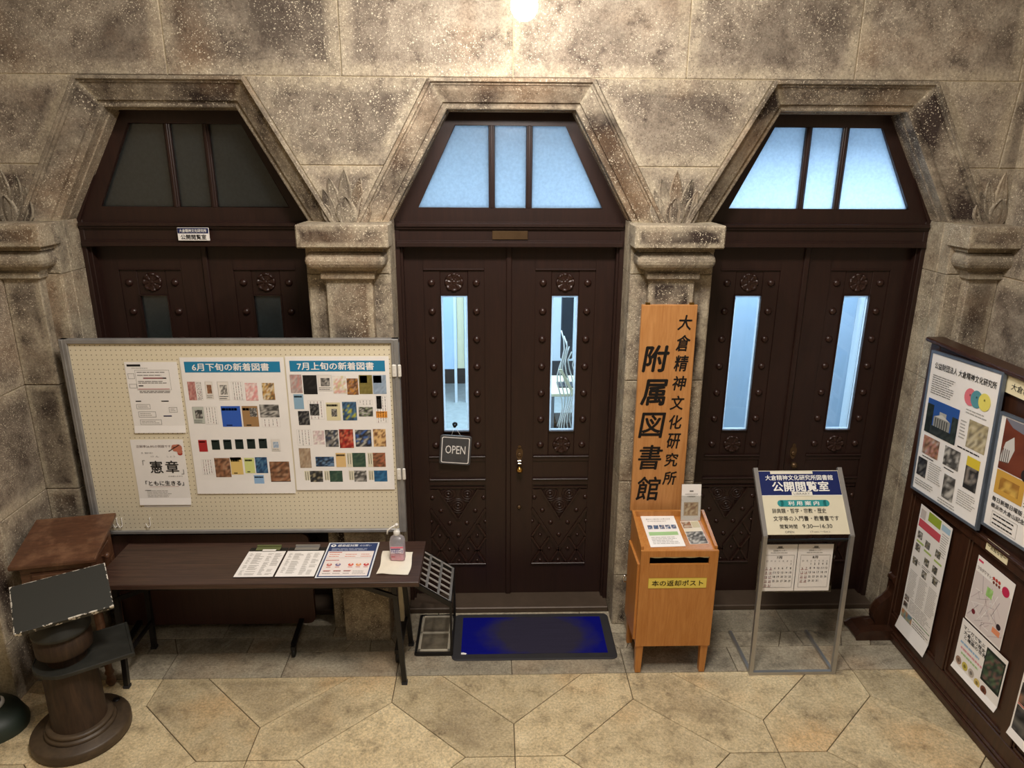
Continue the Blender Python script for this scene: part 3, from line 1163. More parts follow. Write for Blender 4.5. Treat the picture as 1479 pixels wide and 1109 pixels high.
        for sg in (-1, 1):
            out = [(pcx, za), (pcx + sg * W2, za + m * W2), (pcx + sg * W2, .800), (pcx + sg * (.800 - zi) / m if (.800 - zi) / m < W2 else pcx + sg * W2, .800), (pcx, zi)]
            vb.prism(out if sg > 0 else out[::-1], yb - .008, yb + .002)
            # rims of the band
            vb.bar((pcx, yb - .012, za + .004), (pcx + sg * W2, yb - .012, za + m * W2), .012, .013, (0, 1, 0))
            vb.bar((pcx, yb - .012, zi - .004), (pcx + sg * (.806 - zi) / m, yb - .012, .806), .011, .013, (0, 1, 0))
        vb.bar((pcx - .17, yb - .005, .815), (pcx + .17, yb - .005, .815), .010, .012, (0, 1, 0))
        D.part('chevron_band', vb, 'door', leaf_o)
        for u, z in ((0, .472), (.0555, .562), (-.0555, .562), (.111, .650), (-.111, .650), (.165, .744), (-.165, .744)):
            D.inst('stud', STUD_S, (pcx + u, yb - .006, z), leaf_o)
        for u, z in ((-.062, .735 + .03), (.062, .735 + .03), (0, .682)):
            D.inst('carved_ring', CIR, (pcx + u, yb, z), leaf_o)
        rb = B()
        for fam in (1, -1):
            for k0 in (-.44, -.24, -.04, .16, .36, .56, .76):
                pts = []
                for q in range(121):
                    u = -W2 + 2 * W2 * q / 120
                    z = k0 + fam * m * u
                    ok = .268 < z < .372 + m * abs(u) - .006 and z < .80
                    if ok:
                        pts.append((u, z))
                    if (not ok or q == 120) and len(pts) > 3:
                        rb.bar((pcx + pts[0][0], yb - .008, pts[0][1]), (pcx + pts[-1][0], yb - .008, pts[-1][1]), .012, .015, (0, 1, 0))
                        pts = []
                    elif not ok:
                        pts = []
        D.part('carved_lattice', rb, 'stud', leaf_o)  # lighter stud tone paints in the light caught on the ridges
        for u, z in ((.062, .366), (-.062, .366), (.123, .468), (-.123, .468), (.176, .570), (-.176, .570), (0, .280), (.12, .280), (-.12, .280)):
            D.inst('stud', STUD_T, (pcx + u, yb - .003, z), leaf_o)
    ab = B()
    ab.chbox(c - .021, c + .012, LY - .016, LY + .01, .035, 2.40, .005)
    D.part('meeting_bead', ab, 'door')
    sb = B()
    sb.chbox(c - .652, c + .652, .139, .46, -.006, .034, .006)
    D.part('threshold', sb, 'threshold')
    return D
MT['threshold'] = plain('worn_threshold', rgb(84, 70, 58), .5, .2)
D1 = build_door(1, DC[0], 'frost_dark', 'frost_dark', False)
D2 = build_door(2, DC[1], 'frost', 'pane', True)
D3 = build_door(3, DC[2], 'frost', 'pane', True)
def handle(D, x):
    b = B()
    y = LY
    # escutcheon
    b.prism([(x + .021 * math.cos(t) * (1 + .25 * math.sin(t)), 1.048 + .045 * math.sin(t)) for t in [q * 2 * math.pi / 20 for q in range(20)]], y - .005, y + .002)
    b.prism([(x + .011 * math.cos(t), 1.098 + .012 * math.sin(t)) for t in [q * 2 * math.pi / 12 for q in range(12)]], y - .005, y + .002)
    o = D.part('handle_plate', b, 'oldbrass', label='dull bronze handle plate')
    return o
def knob(x, y, z, prof, n=14):
    b = B()
    vs = []
    for r, h in prof:
        for k in range(n):
            t = 2 * math.pi * k / n
            vs.append((x + r * math.cos(t), y - h, z + r * math.sin(t)))
    m = len(prof)
    b.add(vs, [(i * n + k, i * n + (k + 1) % n, (i + 1) * n + (k + 1) % n, (i + 1) * n + k) for i in range(m - 1) for k in range(n)] + [tuple(range(n)), tuple(range((m - 1) * n, m * n))], True)
    return b
for D, x, shiny in ((D2, .066, True), (D3, SP + .066, False)):
    handle(D, x)
    D.part('handle_ring', knob(x, LY, 1.045, [(.014, .004), (.015, .010), (.010, .014), (.003, .012)]), 'oldbrass')
    if shiny:
        b = B()
        b.chbox(x - .014, x + .014, LY - .02, LY - .004, 1.000, 1.011, .003)
        b.chbox(x - .013, x + .013, LY - .02, LY - .004, .982, .993, .003)
        D.part('lock_collar', b, 'chrome', label='shiny chrome lock collar')
        D.part('door_knob', knob(x, LY, .955, [(.010, .0), (.008, .018), (.018, .026), (.022, .036), (.021, .046), (.013, .054), (.002, .057)], 18), 'brass', label='polished brass knob')
        D.part('thumb_turn', knob(x, LY, .676, [(.013, .0), (.014, .008), (.010, .012), (.002, .014)]), 'oldbrass')
    else:
        D.part('door_knob', knob(x, LY, .975, [(.010, .0), (.008, .018), (.018, .026), (.022, .036), (.021, .046), (.013, .054), (.002, .057)], 18), 'oldbrass')
b = B()
b.chbox(-.102, .100, .232, .2405, 2.398, 2.447, .002)
D2.part('blank_plate', b, 'oldbrass', label='blank bronze plate')

# ================================================================== OFFICE BEHIND THE DOORS
of = Thing('wall_office', kind='structure')
b = B()
b.box(-.95, -.88, .44, 5.2, 0, 3.2)
b.box(-.95, 3.4, 5.2, 5.3, 0, 3.2)
b.box(3.0, 3.1, .44, 5.2, 0, 3.2)
b.box(-.95, 3.1, .44, 5.3, 3.0, 3.1)
of.part('wall_face', b, 'office_white')
b = B()
b.box(-.88, 3.0, 5.17, 5.2, 0, .30)
of.part('baseboard', b, 'office_dark')
b = B()
b.box(-3.4, -.95, 1.6, 1.7, 0, 3.2)
b.box(-3.4, -3.3, .44, 1.6, 0, 3.2)
b.box(-3.4, -.95, .44, 1.7, 3.1, 3.2)
Thing('wall_store_room', kind='structure', mesh=b, mat='office_grey')
b = B()
b.box(-3.4, 3.1, .462, 5.3, -.15, 0)
Thing('floor_office', kind='structure', mesh=b, mat='office_floor')

# ================================================================== THINGS
X_, Y_, Z_ = V3((1, 0, 0)), V3((0, 1, 0)), V3((0, 0, 1))
def sheet_thing(name, label, cat, fr, w_, h_, mat='paper', wave=0.0, curl=0, group=None, th=.0008, nx=6, ny=10):
    b = B()
    sheet(b, fr, w_, h_, nx, ny, wave, th, curl)
    return Thing(name, label, cat, loc=fr.P(w_ / 2, 0), group=group, mesh=b, mat=mat)

# ---- pendant lamp
L = Thing('pendant_lamp', 'glowing round bulb hanging in front of the wall at the top of the picture', 'lamp', loc=(.025, -.85, 3.345))
b = B()
b.lathe([(.002, 3.345), (.020, 3.348), (.038, 3.360), (.050, 3.382), (.052, 3.402), (.046, 3.425), (.032, 3.447), (.022, 3.462)], 20, (.025, -.85))
L.part('bulb', b, 'bulb')
b = B()
b.lathe([(.022, 3.460), (.024, 3.462), (.024, 3.52), (.012, 3.535), (.004, 3.54)], 16, (.025, -.85))
L.part('lamp_holder', b, 'black')
b = B()
b.tube([(.025, -.85, 3.53), (.025, -.85, 5.0)], .004, 6)
L.part('cord', b, 'black')

# ---- pegboard panel on castered feet, behind the table
PX0, PX1, PZ0, PZ1, PY = -2.425, -.612, .735, 1.905, -.105
T = Thing('pegboard', 'large beige pegboard in an aluminium frame behind the folding table', 'notice board', loc=(-1.52, PY, 0))
b = B()
b.box(PX0 + .02, PX1 - .02, PY - .0, PY + .020, PZ0 + .02, PZ1 - .02)
T.part('board_face', b, 'peg')
for nm, q in (('frame_rail', (PX0, PX1, PZ1 - .026, PZ1)), ('frame_rail', (PX0, PX1, PZ0, PZ0 + .022)), ('frame_post', (PX0, PX0 + .042, PZ0, PZ1)), ('frame_post', (PX1 - .042, PX1, PZ0, PZ1))):
    b = B()
    yo = 0 if nm == 'frame_rail' else .001
    b.chbox(q[0], q[1], PY - .014 - yo, PY + .024, q[2], q[3], .004)
    if nm == 'frame_post':
        xm = (q[0] + q[1]) / 2
        b.chbox(xm - .006, xm + .002, PY - .019, PY - .012, q[2] + .005, q[3] - .005, .002)
    T.part(nm, b, 'alu_soft')
for x in (-2.38, -.665):
    b = B()
    b.chbox(x - .015, x + .015, PY + .0, PY + .022, .10, PZ0 + .01, .003)
    T.part('leg', b, 'ivory')
    b = B()
    b.bar((x, -.36, .085), (x, .0, .105), .028, .03)
    T.part('foot', b, 'black')
    for y in (-.33,):
        b = B()
        b.lathe([(.030, x - .012), (.034, x - .009), (.034, x + .009), (.030, x + .012)], 16, (0, 0), 'z')
        b.v = [(p[2], y + p[0], .034 + p[1]) for p in b.v]
        b.box(x - .014, x + .014, y - .008, y + .008, .055, .085)
        T.part('caster', b, 'black')
for z in (1.728, 1.112):
    for x0, x1 in ((PX1 - .040, PX1 - .016), (PX1 - .008, PX1 + .010)):
        b = B()
        b.chbox(x0, x1, PY - .026, PY - .014, z - .035, z + .035, .004)
        b.cbox((x0 + x1) / 2, PY - .027, z + .014, .005, .003, .009)
        b.cbox((x0 + x1) / 2, PY - .027, z - .012, .005, .003, .009)
        T.part('joint_clip', b, 'white', label='white plastic joint clip')
for x, nm in ((-2.312, 'leftmost of the three together'), (-2.284, 'middle one of three together'), (-2.256, 'rightmost of the three together'), (-2.095, 'on its own to the right')):
    b = B()
    pts = [(x, PY - .0, .838), (x, PY - .008, .838), (x, PY - .010, .825), (x, PY - .010, .797)]
    pts += [(x - .010 * (1 - math.cos(a)), PY - .010 - .018 * math.sin(a) * .5, .797 - .012 * math.sin(a)) for a in (.5, 1.0, 1.57, 2.2, 2.8)]
    pts += [(x - .022, PY - .016, .806)]
    b.tube(pts, .0026, 6)
    Thing('peg_hook', 'white wire hook low on the pegboard, ' + nm, 'hook', loc=(x, PY - .01, .79), mesh=b, mat='white', group='white hooks on the pegboard')

FRP = lambda x, z: Fr((x, PY - .0025, z), (1, 0, 0), (0, 0, 1))
def prints(t, b, name='print'):
    if b.v:
        t.part(name, b, 'print', recalc=False)
# paper A: form
fr = FRP(-2.100, 1.366)
t = sheet_thing('paper_sheet', 'white information sheet with small boxed diagrams, top left of the pegboard', 'paper', fr, .282, .410, curl=.006)
b = B()
rect(b, fr, .012, .385, .085, .397, INK)
lines(b, fr, .035, .372, .13, .378, 1, GREY)
def frame_(b, fr, u0, v0, u1, v1, c, t=.0018):
    rect(b, fr, u0, v0, u1, v0 + t, c)
    rect(b, fr, u0, v1 - t, u1, v1, c)
    rect(b, fr, u0, v0, u0 + t, v1, c)
    rect(b, fr, u1 - t, v0, u1, v1, c)
frame_(b, fr, .05, .25, .235, .365, LGREY)
frame_(b, fr, .01, .315, .045, .345, GREY)
frame_(b, fr, .01, .262, .05, .285, GREY)
rect(b, fr, .09, .315, .215, .322, rgb(150, 90, 90))
rect(b, fr, .195, .315, .215, .322, INK)
for v in (.352, .335, .300, .291, .243, .236):
    lines(b, fr, .06, v - .004, .23, v + .004, 1, GREY, .5)
rect(b, fr, .06, .272, .085, .278, INK)
rect(b, fr, .055, .254, .225, .258, rgb(190, 120, 120))
rect(b, fr, .03, .183, .06, .189, INK)
rect(b, fr, .17, .183, .21, .189, INK)
for q in ((.03, .140, .105, .168), (.035, .092, .13, .125), (.038, .048, .155, .078), (.205, .12, .25, .15)):
    frame_(b, fr, *q, GREY)
    lines(b, fr, q[0] + .008, q[1] + .006, q[2] - .008, q[3] - .006, 2, LGREY)
rect(b, fr, .17, .095, .215, .102, rgb(40, 40, 80))
prints(t, b)
# paper B
fr = FRP(-2.137, .922)
t = sheet_thing('poster', 'white poster with two big brush characters and a hand with pen, lower left on pegboard', 'poster', fr, .293, .402, curl=.007)
b = B()
put_text(b, fr, '正解率26.8%の問題です。', .13, .362, .016, .20, col=rgb(120, 100, 96), n=.0015)
for a, u in (('け ん', .125), ('し ょ う', .215)):
    put_text(b, fr, a, u, .300, .010, .045, col=GREY, n=.0015)
put_text(b, fr, '憲', .125, .236, .075, .072, bold=.014, col=INK, n=.0015)
put_text(b, fr, '章', .213, .236, .075, .072, bold=.014, col=INK, n=.0015)
put_text(b, fr, '「', .058, .262, .03, .015, col=GREY, n=.0015)
put_text(b, fr, '」', .268, .205, .03, .015, col=GREY, n=.0015)
put_text(b, fr, '「ともに生きる」', .158, .135, .030, .215, bold=.02, col=INK, n=.0015)
put_text(b, fr, '県、憲章の紹介', .085, .322, .009, .065, col=GREY, n=.0015)
put_text(b, fr, '日本国のあゆみ', .225, .178, .008, .08, col=GREY, n=.0015)
rect(b, fr, .07, .112, .235, .1135, rgb(180, 120, 120))
lines(b, fr, .05, .045, .20, .092, 5, LGREY)
rect(b, fr, .04, .088, .075, .092, GREY)
lines(b, fr, .18, .012, .28, .022, 1, INK, .5)
# hand holding the pen, printed
for u, v, r, ry in ((.262, .350, .022, .024), (.246, .362, .020, .010), (.242, .350, .020, .008), (.248, .338, .018, .008), (.268, .330, .016, .014)):
    disc(b, fr, u, v, r, rgb(196, 120, 96), .0011 + r * .01, 14, ry)
disc(b, fr, .268, .318, .014, rgb(176, 60, 50), .0010, 14, .012)
b.add([fr.P(.205, .333, .0016), fr.P(.209, .330, .0016), fr.P(.272, .368, .0016), fr.P(.268, .372, .0016)], [(0, 1, 2, 3)], col=rgb(60, 34, 30))
prints(t, b)
# posters C and D: lists of new books
W_ = rgb(236, 230, 222)
def poster_books(x, z, w_, h_, title, label, covers):
    fr = FRP(x, z)
    fr.O = fr.O + V3((0, -.002, 0))
    t = sheet_thing('book_list_poster', label, 'poster', fr, w_, h_, curl=.003, group='new book posters on the pegboard', nx=10)
    b = B()
    rect(b, fr, .022, h_ - .085, w_ - .022, h_ - .024, rgb(38, 128, 170))
    for cv in covers:
        x0, y0, x1, y1, kind, pal = cv          # fractions of the sheet, y from the top
        u0, u1, v0, v1 = x0 * w_, x1 * w_, (1 - y1) * h_, (1 - y0) * h_
        if kind == 'f':
            rect(b, fr, u0, v0, u1, v1, pal[0])
            lines(b, fr, u0 + .004, v0 + (v1 - v0) * .72, u1 - .004, v1 - .004, 1, pal[-1], .5)
            if len(pal) > 2:
                rect(b, fr, u0 + (u1 - u0) * .2, v0 + .006, u0 + (u1 - u0) * .5, v0 + .012, pal[1], .0012)
        elif kind == 'p':
            picture(b, fr, u0, v0, u1, v1, pal, 7, 9)
        elif kind == 's':       # white cover with thin frame, a picture and a little text
            rect(b, fr, u0, v0, u1, v1, pal[0])
            frame_(b, fr, u0, v0, u1, v1, rgb(200, 196, 188), .001)
            picture(b, fr, u0 + (u1 - u0) * .2, v0 + (v1 - v0) * .3, u0 + (u1 - u0) * .85, v0 + (v1 - v0) * .82, pal[1:], 5, 5)
            lines(b, fr, u0 + .004, v0 + .004, u1 - .004, v0 + (v1 - v0) * .25, 2, GREY, .4)
        elif kind == 'h':       # left text strip and right picture
            rect(b, fr, u0, v0, u1, v1, rgb(226, 220, 196))
            picture(b, fr, u0 + (u1 - u0) * .3, v0, u1, v1, pal, 6, 8, .0012)
            for q in range(2):
                uu = u0 + (u1 - u0) * (.06 + .12 * q)
                rect(b, fr, uu, v0 + (v1 - v0) * .2, uu + .003, v1 - .006, rgb(90, 86, 70))
        elif kind == 'w':       # faint cover: only vertical text
            for q in range(4):
                uu = u0 + (u1 - u0) * (.15 + .22 * q)
                lines_v(b, fr, uu, v0, uu + .003, v1)
            frame_(b, fr, u0, v0, u1, v1, rgb(210, 206, 200), .001)
    prints(t, b)
    lb = B()
    put_text(lb, fr, title, w_ / 2 - .01, h_ - .0545, .043, w_ * .74, n=.0016, bold=.022)
    t.part('lettering', lb, 'paper', label='white title lettering')
def lines_v(b, fr, u0, v0, u1, v1):
    v = v1 - .004
    while v > v0 + .01:
        L_ = random.uniform(.006, .02)
        rect(b, fr, u0, max(v0, v - L_), u1, v, random.choice((GREY, LGREY, rgb(150, 110, 110))))
        v -= L_ + .004
PK = [rgb(196, 140, 134), rgb(176, 110, 104), rgb(214, 170, 160), rgb(150, 92, 90)]
BW_ = [rgb(70, 68, 66), rgb(140, 136, 130), rgb(200, 196, 188), rgb(40, 38, 38)]
DG = [rgb(30, 42, 40), rgb(170, 160, 130)]
DGR = [rgb(52, 80, 66), rgb(66, 92, 74), rgb(44, 70, 62), rgb(80, 100, 80)]
WA = [rgb(216, 180, 110), rgb(170, 120, 60), rgb(230, 216, 190), rgb(90, 70, 50)]
BL = [rgb(40, 72, 110), rgb(60, 100, 140), rgb(30, 50, 80), rgb(90, 130, 160)]
BR = [rgb(120, 84, 60), rgb(160, 110, 80), rgb(80, 56, 42), rgb(180, 140, 110)]
BK = [rgb(28, 28, 32), rgb(60, 60, 66), rgb(110, 108, 104), rgb(20, 20, 22)]
RD = [rgb(184, 50, 44), rgb(140, 36, 34), rgb(60, 30, 30), rgb(210, 120, 90)]
cC = [(.045, .175, .12, .31, 'p', PK), (.125, .175, .18, .31, 'w', []), (.215, .175, .285, .30, 's', [W_, *BR]), (.335, .175, .44, .31, 's', [W_, W_, *BW_]), (.47, .175, .58, .31, 'w', []), (.60, .185, .72, .315, 'p', [rgb(226, 150, 150), rgb(240, 220, 214), rgb(230, 180, 176)]), (.765, .185, .885, .31, 'p', WA),
      (.06, .36, .17, .485, 's', [rgb(196, 200, 190), *BW_]), (.18, .36, .30, .49, 'w', []), (.34, .355, .53, .51, 'f', [rgb(54, 96, 190), rgb(20, 30, 60), rgb(80, 120, 200)]), (.545, .355, .70, .51, 'f', [rgb(164, 128, 86), rgb(20, 20, 20), rgb(120, 90, 60)]), (.62, .37, .69, .435, 'p', BW_), (.72, .345, .91, .44, 'p', BW_), (.73, .45, .91, .515, 'w', []),
      (.075, .61, .16, .70, 'f', [rgb(176, 48, 50), rgb(220, 180, 150)])] + [(.205 + q * .118, .61 - q * .002, .285 + q * .118, .685 - q * .002, 'f', DG) for q in range(5)] + [(.80, .61, .885, .70, 's', [W_, rgb(150, 170, 196), rgb(190, 200, 210)]),
      (.08, .76, .19, .88, 'w', []), (.21, .75, .365, .90, 'p', BR), (.21, .75, .365, .785, 'f', [rgb(40, 30, 30), rgb(220, 210, 190)]), (.21, .88, .365, .90, 'f', [rgb(40, 34, 30), rgb(40, 34, 30)]), (.37, .75, .49, .88, 'f', [rgb(228, 196, 120), rgb(60, 40, 30), rgb(60, 40, 30)]), (.37, .745, .48, .765, 'f', [rgb(50, 36, 34), rgb(50, 36, 34)]), (.51, .75, .61, .87, 'f', [rgb(214, 220, 140), rgb(60, 60, 50), rgb(120, 120, 80)]), (.62, .745, .74, .87, 'p', BL), (.59, .885, .69, .99, 'f', [rgb(150, 186, 224), rgb(236, 190, 110), rgb(236, 190, 110)]), (.76, .78, .96, .935, 'p', BR), (.815, .81, .92, .88, 'f', [rgb(220, 180, 100), rgb(120, 80, 30)]), (.76, .90, .96, .94, 'f', [rgb(36, 34, 34), rgb(120, 116, 110)])]
poster_books(-1.800, .990, .560, .812, '6月下旬の新着図書', 'left of the two large new-book posters with a blue title band', [(a, b_ * .97 + .0, c_, d * .97, e, f) for a, b_, c_, d, e, f in cC])
cD = [(.03, .125, .145, .265, 'p', PK[:1] + [rgb(170, 150, 146), rgb(190, 176, 170)]), (.155, .13, .29, .275, 'p', [rgb(30, 28, 28), rgb(30, 28, 28), rgb(46, 44, 42)]), (.205, .17, .245, .26, 'f', [rgb(190, 180, 160), rgb(210, 200, 180)]), (.30, .13, .435, .25, 's', [W_, *BW_]), (.445, .135, .575, .27, 'p', [W_, W_, rgb(226, 170, 160), rgb(210, 200, 150)]), (.58, .155, .69, .28, 'p', BR + [rgb(200, 140, 60)]), (.70, .13, .83, .275, 'p', [rgb(122, 110, 56), rgb(132, 120, 66)]), (.71, .135, .78, .19, 'p', BW_), (.835, .13, .965, .275, 'p', [rgb(146, 164, 186), rgb(156, 172, 190)]), (.84, .135, .92, .19, 'p', BW_),
      (.05, .275, .145, .39, 'f', [rgb(142, 176, 200), rgb(110, 150, 180)]), (.08, .405, .19, .515, 'p', BK), (.20, .35, .29, .44, 'p', BK), (.185, .325, .34, .47, 'w', []), (.36, .34, .50, .48, 'f', [rgb(226, 216, 176), rgb(180, 160, 110)]), (.41, .39, .465, .45, 'p', BW_), (.52, .335, .66, .48, 'p', BL + [rgb(190, 190, 60)]), (.675, .32, .82, .36, 'w', []), (.68, .375, .82, .45, 'p', BW_ + [rgb(130, 150, 100)]), (.86, .29, .91, .39, 'f', [rgb(30, 28, 28), rgb(120, 60, 50)]), (.85, .41, .96, .46, 'f', [rgb(232, 156, 70), rgb(240, 200, 140)]), (.85, .29, .965, .50, 'w', []),
      (.05, .55, .19, .68, 'w', []), (.21, .56, .32, .67, 'p', [W_, rgb(206, 180, 180), rgb(220, 200, 200)]), (.33, .555, .46, .69, 'p', BL[2:3] + BW_), (.47, .55, .61, .70, 'p', RD), (.63, .555, .79, .69, 'p', BK + [rgb(60, 100, 170), rgb(190, 186, 170)]), (.81, .55, .935, .69, 'p', [rgb(224, 186, 130), rgb(224, 186, 130), rgb(110, 60, 36)]),
      (.055, .70, .17, .86, 'p', [rgb(184, 164, 140), rgb(170, 146, 120), rgb(150, 126, 104)]), (.215, .77, .40, .85, 'p', BL[:1] + BK[:1] + [rgb(120, 150, 180)]), (.42, .74, .52, .855, 'f', [rgb(226, 190, 130), rgb(200, 150, 90)]), (.53, .74, .72, .855, 'h', DGR), (.74, .74, .92, .855, 'h', BR[:3] + [rgb(190, 110, 80)]),
      (.09, .885, .275, 1.0, 'h', BK + [rgb(170, 160, 130)]), (.29, .885, .475, 1.0, 'h', DGR), (.54, .885, .72, 1.0, 'h', BW_), (.74, .885, .93, 1.0, 'h', [rgb(40, 96, 140), rgb(60, 116, 156), rgb(36, 80, 120)])]
poster_books(-1.232, 1.010, .562, .796, '7月上旬の新着図書', 'right of the two large new-book posters with a blue title band', [(a, b_ * .95 + .01, c_, d * .95 + .01, e, f) for a, b_, c_, d, e, f in cD])
fr = FRP(-2.125, .905)
fr.O = fr.O + V3((0, .0014, 0))
sheet_thing('paper_sheet', 'blank edge of a white sheet peeping out under the hand-and-pen poster', 'paper', Fr((-2.118, PY - .0012, .905), X_, Z_), .262, .03, ny=2, th=.0006)

# ---- folded flap table behind
T = Thing('folded_table', 'folded dark red-brown flap-top table standing behind the folding table', 'table', loc=(-1.7, -.05, 0))
b = B()
rr = .045
pts = []
for cx, cz, a0 in ((-1.205 - rr, .078 + rr, -90), (-1.205 - rr, .70 - rr, 0), (-2.38 + rr, .70 - rr, 90), (-2.38 + rr, .078 + rr, 180)):
    for q in range(5):
        a = math.radians(a0 + 22.5 * q)
        pts.append((cx + rr * math.cos(a), cz + rr * math.sin(a)))
b.prism(pts, -.064, -.036)
T.part('table_top', b, 'laminate')
for x in (-1.29, -2.28):
    b = B()
    b.bar((x, -.012, .62), (x, -.012, .10), .03, .02, (0, 1, 0))
    b.bar((x, -.012, .11), (x, -.27, .075), .03, .02)
    T.part('leg', b, 'black')
    b = B()
    b.lathe([(.022, -.010), (.027, -.007), (.027, .007), (.022, .010)], 16, (0, 0))
    b.v = [(x + p[2], -.275 + p[0], .027 + p[1]) for p in b.v]
    b.box(x - .013, x + .013, -.29, -.262, .045, .075)
    T.part('caster', b, 'black')

# ---- folding table
TX0, TX1, TY0, TY1, TZ = -2.215, -.495, -.590, -.160, .700
T = Thing('folding_table', 'long folding table with dark wood-grain top and black steel legs', 'table', loc=(-1.37, -.375, 0))
b = B()
b.chbox(TX0, TX1, TY0, TY1, TZ - .030, TZ, .003)
T.part('table_top', b, 'table')
for yb2 in (TY0 + .05, TY1 - .05):
    b = B()
    b.bar((TX0 + .12, yb2, TZ - .045), (TX1 - .12, yb2, TZ - .045), .02, .03)
    T.part('under_rail', b, 'black')
for s, xf in ((-1, TX0 + .06), (1, TX1 - .11)):
    for yf, yt in ((TY0 + .07, TY0 + .07), (TY1 - .02, TY1 - .05)):
        b = B()
        xt = xf - s * .035
        b.bar((xt, yt, TZ - .03), (xf, yf, .012), .026, .026, (0, 1, 0))
        o = T.part('leg', b, 'black')
        b = B()
        b.cbox(xf, yf, .008, .032, .032, .016)
        T.part('foot_cap', b, 'rubber', o)
    b = B()
    b.bar((xf - s * .02, TY0 + .07, .20), (xf - s * .02, TY1 - .03, .20), .018, .018)
    T.part('cross_bar', b, 'black')
    for yb2 in (TY0 + .06, TY1 - .06):
        b = B()
        b.bar((xf - s * .02, yb2, TZ - .13), (xf - s * .24, yb2, TZ - .045), .016, .024)
        T.part('brace', b, 'black')
b = B()
b.bar((TX0 + .10, -.375, TZ - .115), (TX1 - .14, -.375, TZ - .115), .016, .016)
T.part('long_rail', b, 'black')
b = B()
b.bar((TX0 + .10, TY1 - .02, TZ - .16), (TX1 - .14, TY1 - .02, TZ - .16), .014, .012)
T.part('long_rail', b, 'black')

# things on the table
for k, (x0, lab, off) in enumerate(((-1.487, 'left of the two clipboards of printed lists on the folding table', 0), (-1.268, 'right of the two clipboards of printed lists on the folding table', .002))):
    fr = Fr((x0, -.530, TZ + .0035), (1, 0, 0), (0, 1, 0))
    T = Thing('clipboard', lab, 'clipboard', loc=(x0 + .1, -.38, TZ), group='clipboards on the folding table')
    b = B()
    b.chbox(x0 - .002, x0 + .212, -.533, -.225, TZ, TZ + .003, .001)
    T.part('board', b, 'black')
    b = B()
    sheet(b, Fr((x0, -.530, TZ + .0045), (1, 0, 0), (0, 1, 0)), .208, .262, 4, 4)
    T.part('paper_sheet', b, 'paper')
    fr = Fr((x0, -.530, TZ + .0047), (1, 0, 0), (0, 1, 0))
    b = B()
    for u0, u1 in ((.018, .04), (.048, .105), (.118, .150), (.158, .198)):
        for r in range(22):
            v = .018 + r * .0102
            if random.random() < .88:
                rect(b, fr, u0, v, u0 + (u1 - u0) * random.uniform(.5, 1), v + .0035, LGREY)
    T.part('print', b, 'print', recalc=False)
    b = B()
    b.chbox(x0 + .035, x0 + .172, -.262, -.222, TZ + .006, TZ + .010, .0015)
    b.bar((x0 + .035, -.224, TZ + .012), (x0 + .172, -.224, TZ + .012), .010, .012)
    c_ = T.part('clip', b, 'clipgreen' if k == 0 else 'alu', label='olive green clip' if k == 0 else 'grey metal clip')
    if k == 0:
        b = B()
        b.cbox(x0 + .115, -.268, TZ + .0115, .075, .016, .001)
        T.part('clip_label', b, 'paper', c_, label='white label strip')
x0, y0, w_, h_ = -1.052, -.548, .290, .368
T = Thing('laminated_notice', 'laminated notice with a navy blue border lying on the folding table', 'notice', loc=(x0 + w_ / 2, y0, TZ))
b = B()
b.chbox(x0, x0 + w_, y0, y0 + h_, TZ, TZ + .004, .001)
T.part('stand_plate', b, 'black')
fr = Fr((x0, y0, TZ + .0052), (1, 0, 0), (0, 1, 0))
b = B()
sheet(b, fr, w_, h_, 4, 4)
T.part('laminated_sheet', b, 'office_white')
b = B()
rect(b, fr, .008, .008, w_ - .008, h_ - .008, rgb(44, 62, 106))
rect(b, fr, .016, .016, w_ - .016, h_ - .098, rgb(236, 226, 222), .0012)
disc(b, fr, .032, h_ - .036, .015, rgb(240, 240, 240), .0014)
disc(b, fr, .032, h_ - .036, .006, rgb(44, 62, 106), .0017)
put_text(b, fr, '感染症対策', .115, h_ - .036, .026, .115, n=.0016, bold=.02, col=rgb(240, 240, 240))
put_text(b, fr, 'のお願い', .215, h_ - .037, .020, .065, n=.0016, col=rgb(230, 232, 240))
lines(b, Fr(fr.O + V3((0, 0, .001)), X_, Y_), .03, h_ - .092, .26, h_ - .066, 2, rgb(200, 206, 224))
f2 = Fr(fr.O + V3((0, 0, .0006)), X_, Y_)
for r, v in enumerate((.232, .148)):
    rect(b, f2, .022, v + .022, .095, v + .029, rgb(176, 60, 50))
for q in range(3):
    for r in range(2):
        lines(b, f2, .030 + q * .088, .206 + r * .022, .100 + q * .084, .222 + r * .022, 1, rgb(210, 130, 110), .4)
rect(b, f2, .020, .196, .270, .1975, GREY)
for q, (u, c_) in enumerate(((.05, rgb(196, 110, 100)), (.098, rgb(120, 110, 150)), (.168, rgb(214, 84, 60)), (.210, rgb(226, 150, 90)), (.252, rgb(200, 50, 50)))):
    disc(b, f2, u, .128, .015, c_)
    disc(b, f2, u, .134, .007, rgb(240, 220, 210), .0013)
    rect(b, f2, u - .012, .100, u + .012, .106, rgb(190, 90, 80))
for q in range(3):
    lines(b, f2, .03 + q * .055, .030, .075 + q * .055, .072, 2, GREY, .25)
    rect(b, f2, .03 + q * .055, .064, .07 + q * .055, .070, rgb(176, 60, 50))
lines(b, f2, .19, .03, .265, .07, 3, LGREY, .4)
T.part('print', b, 'print', recalc=False)
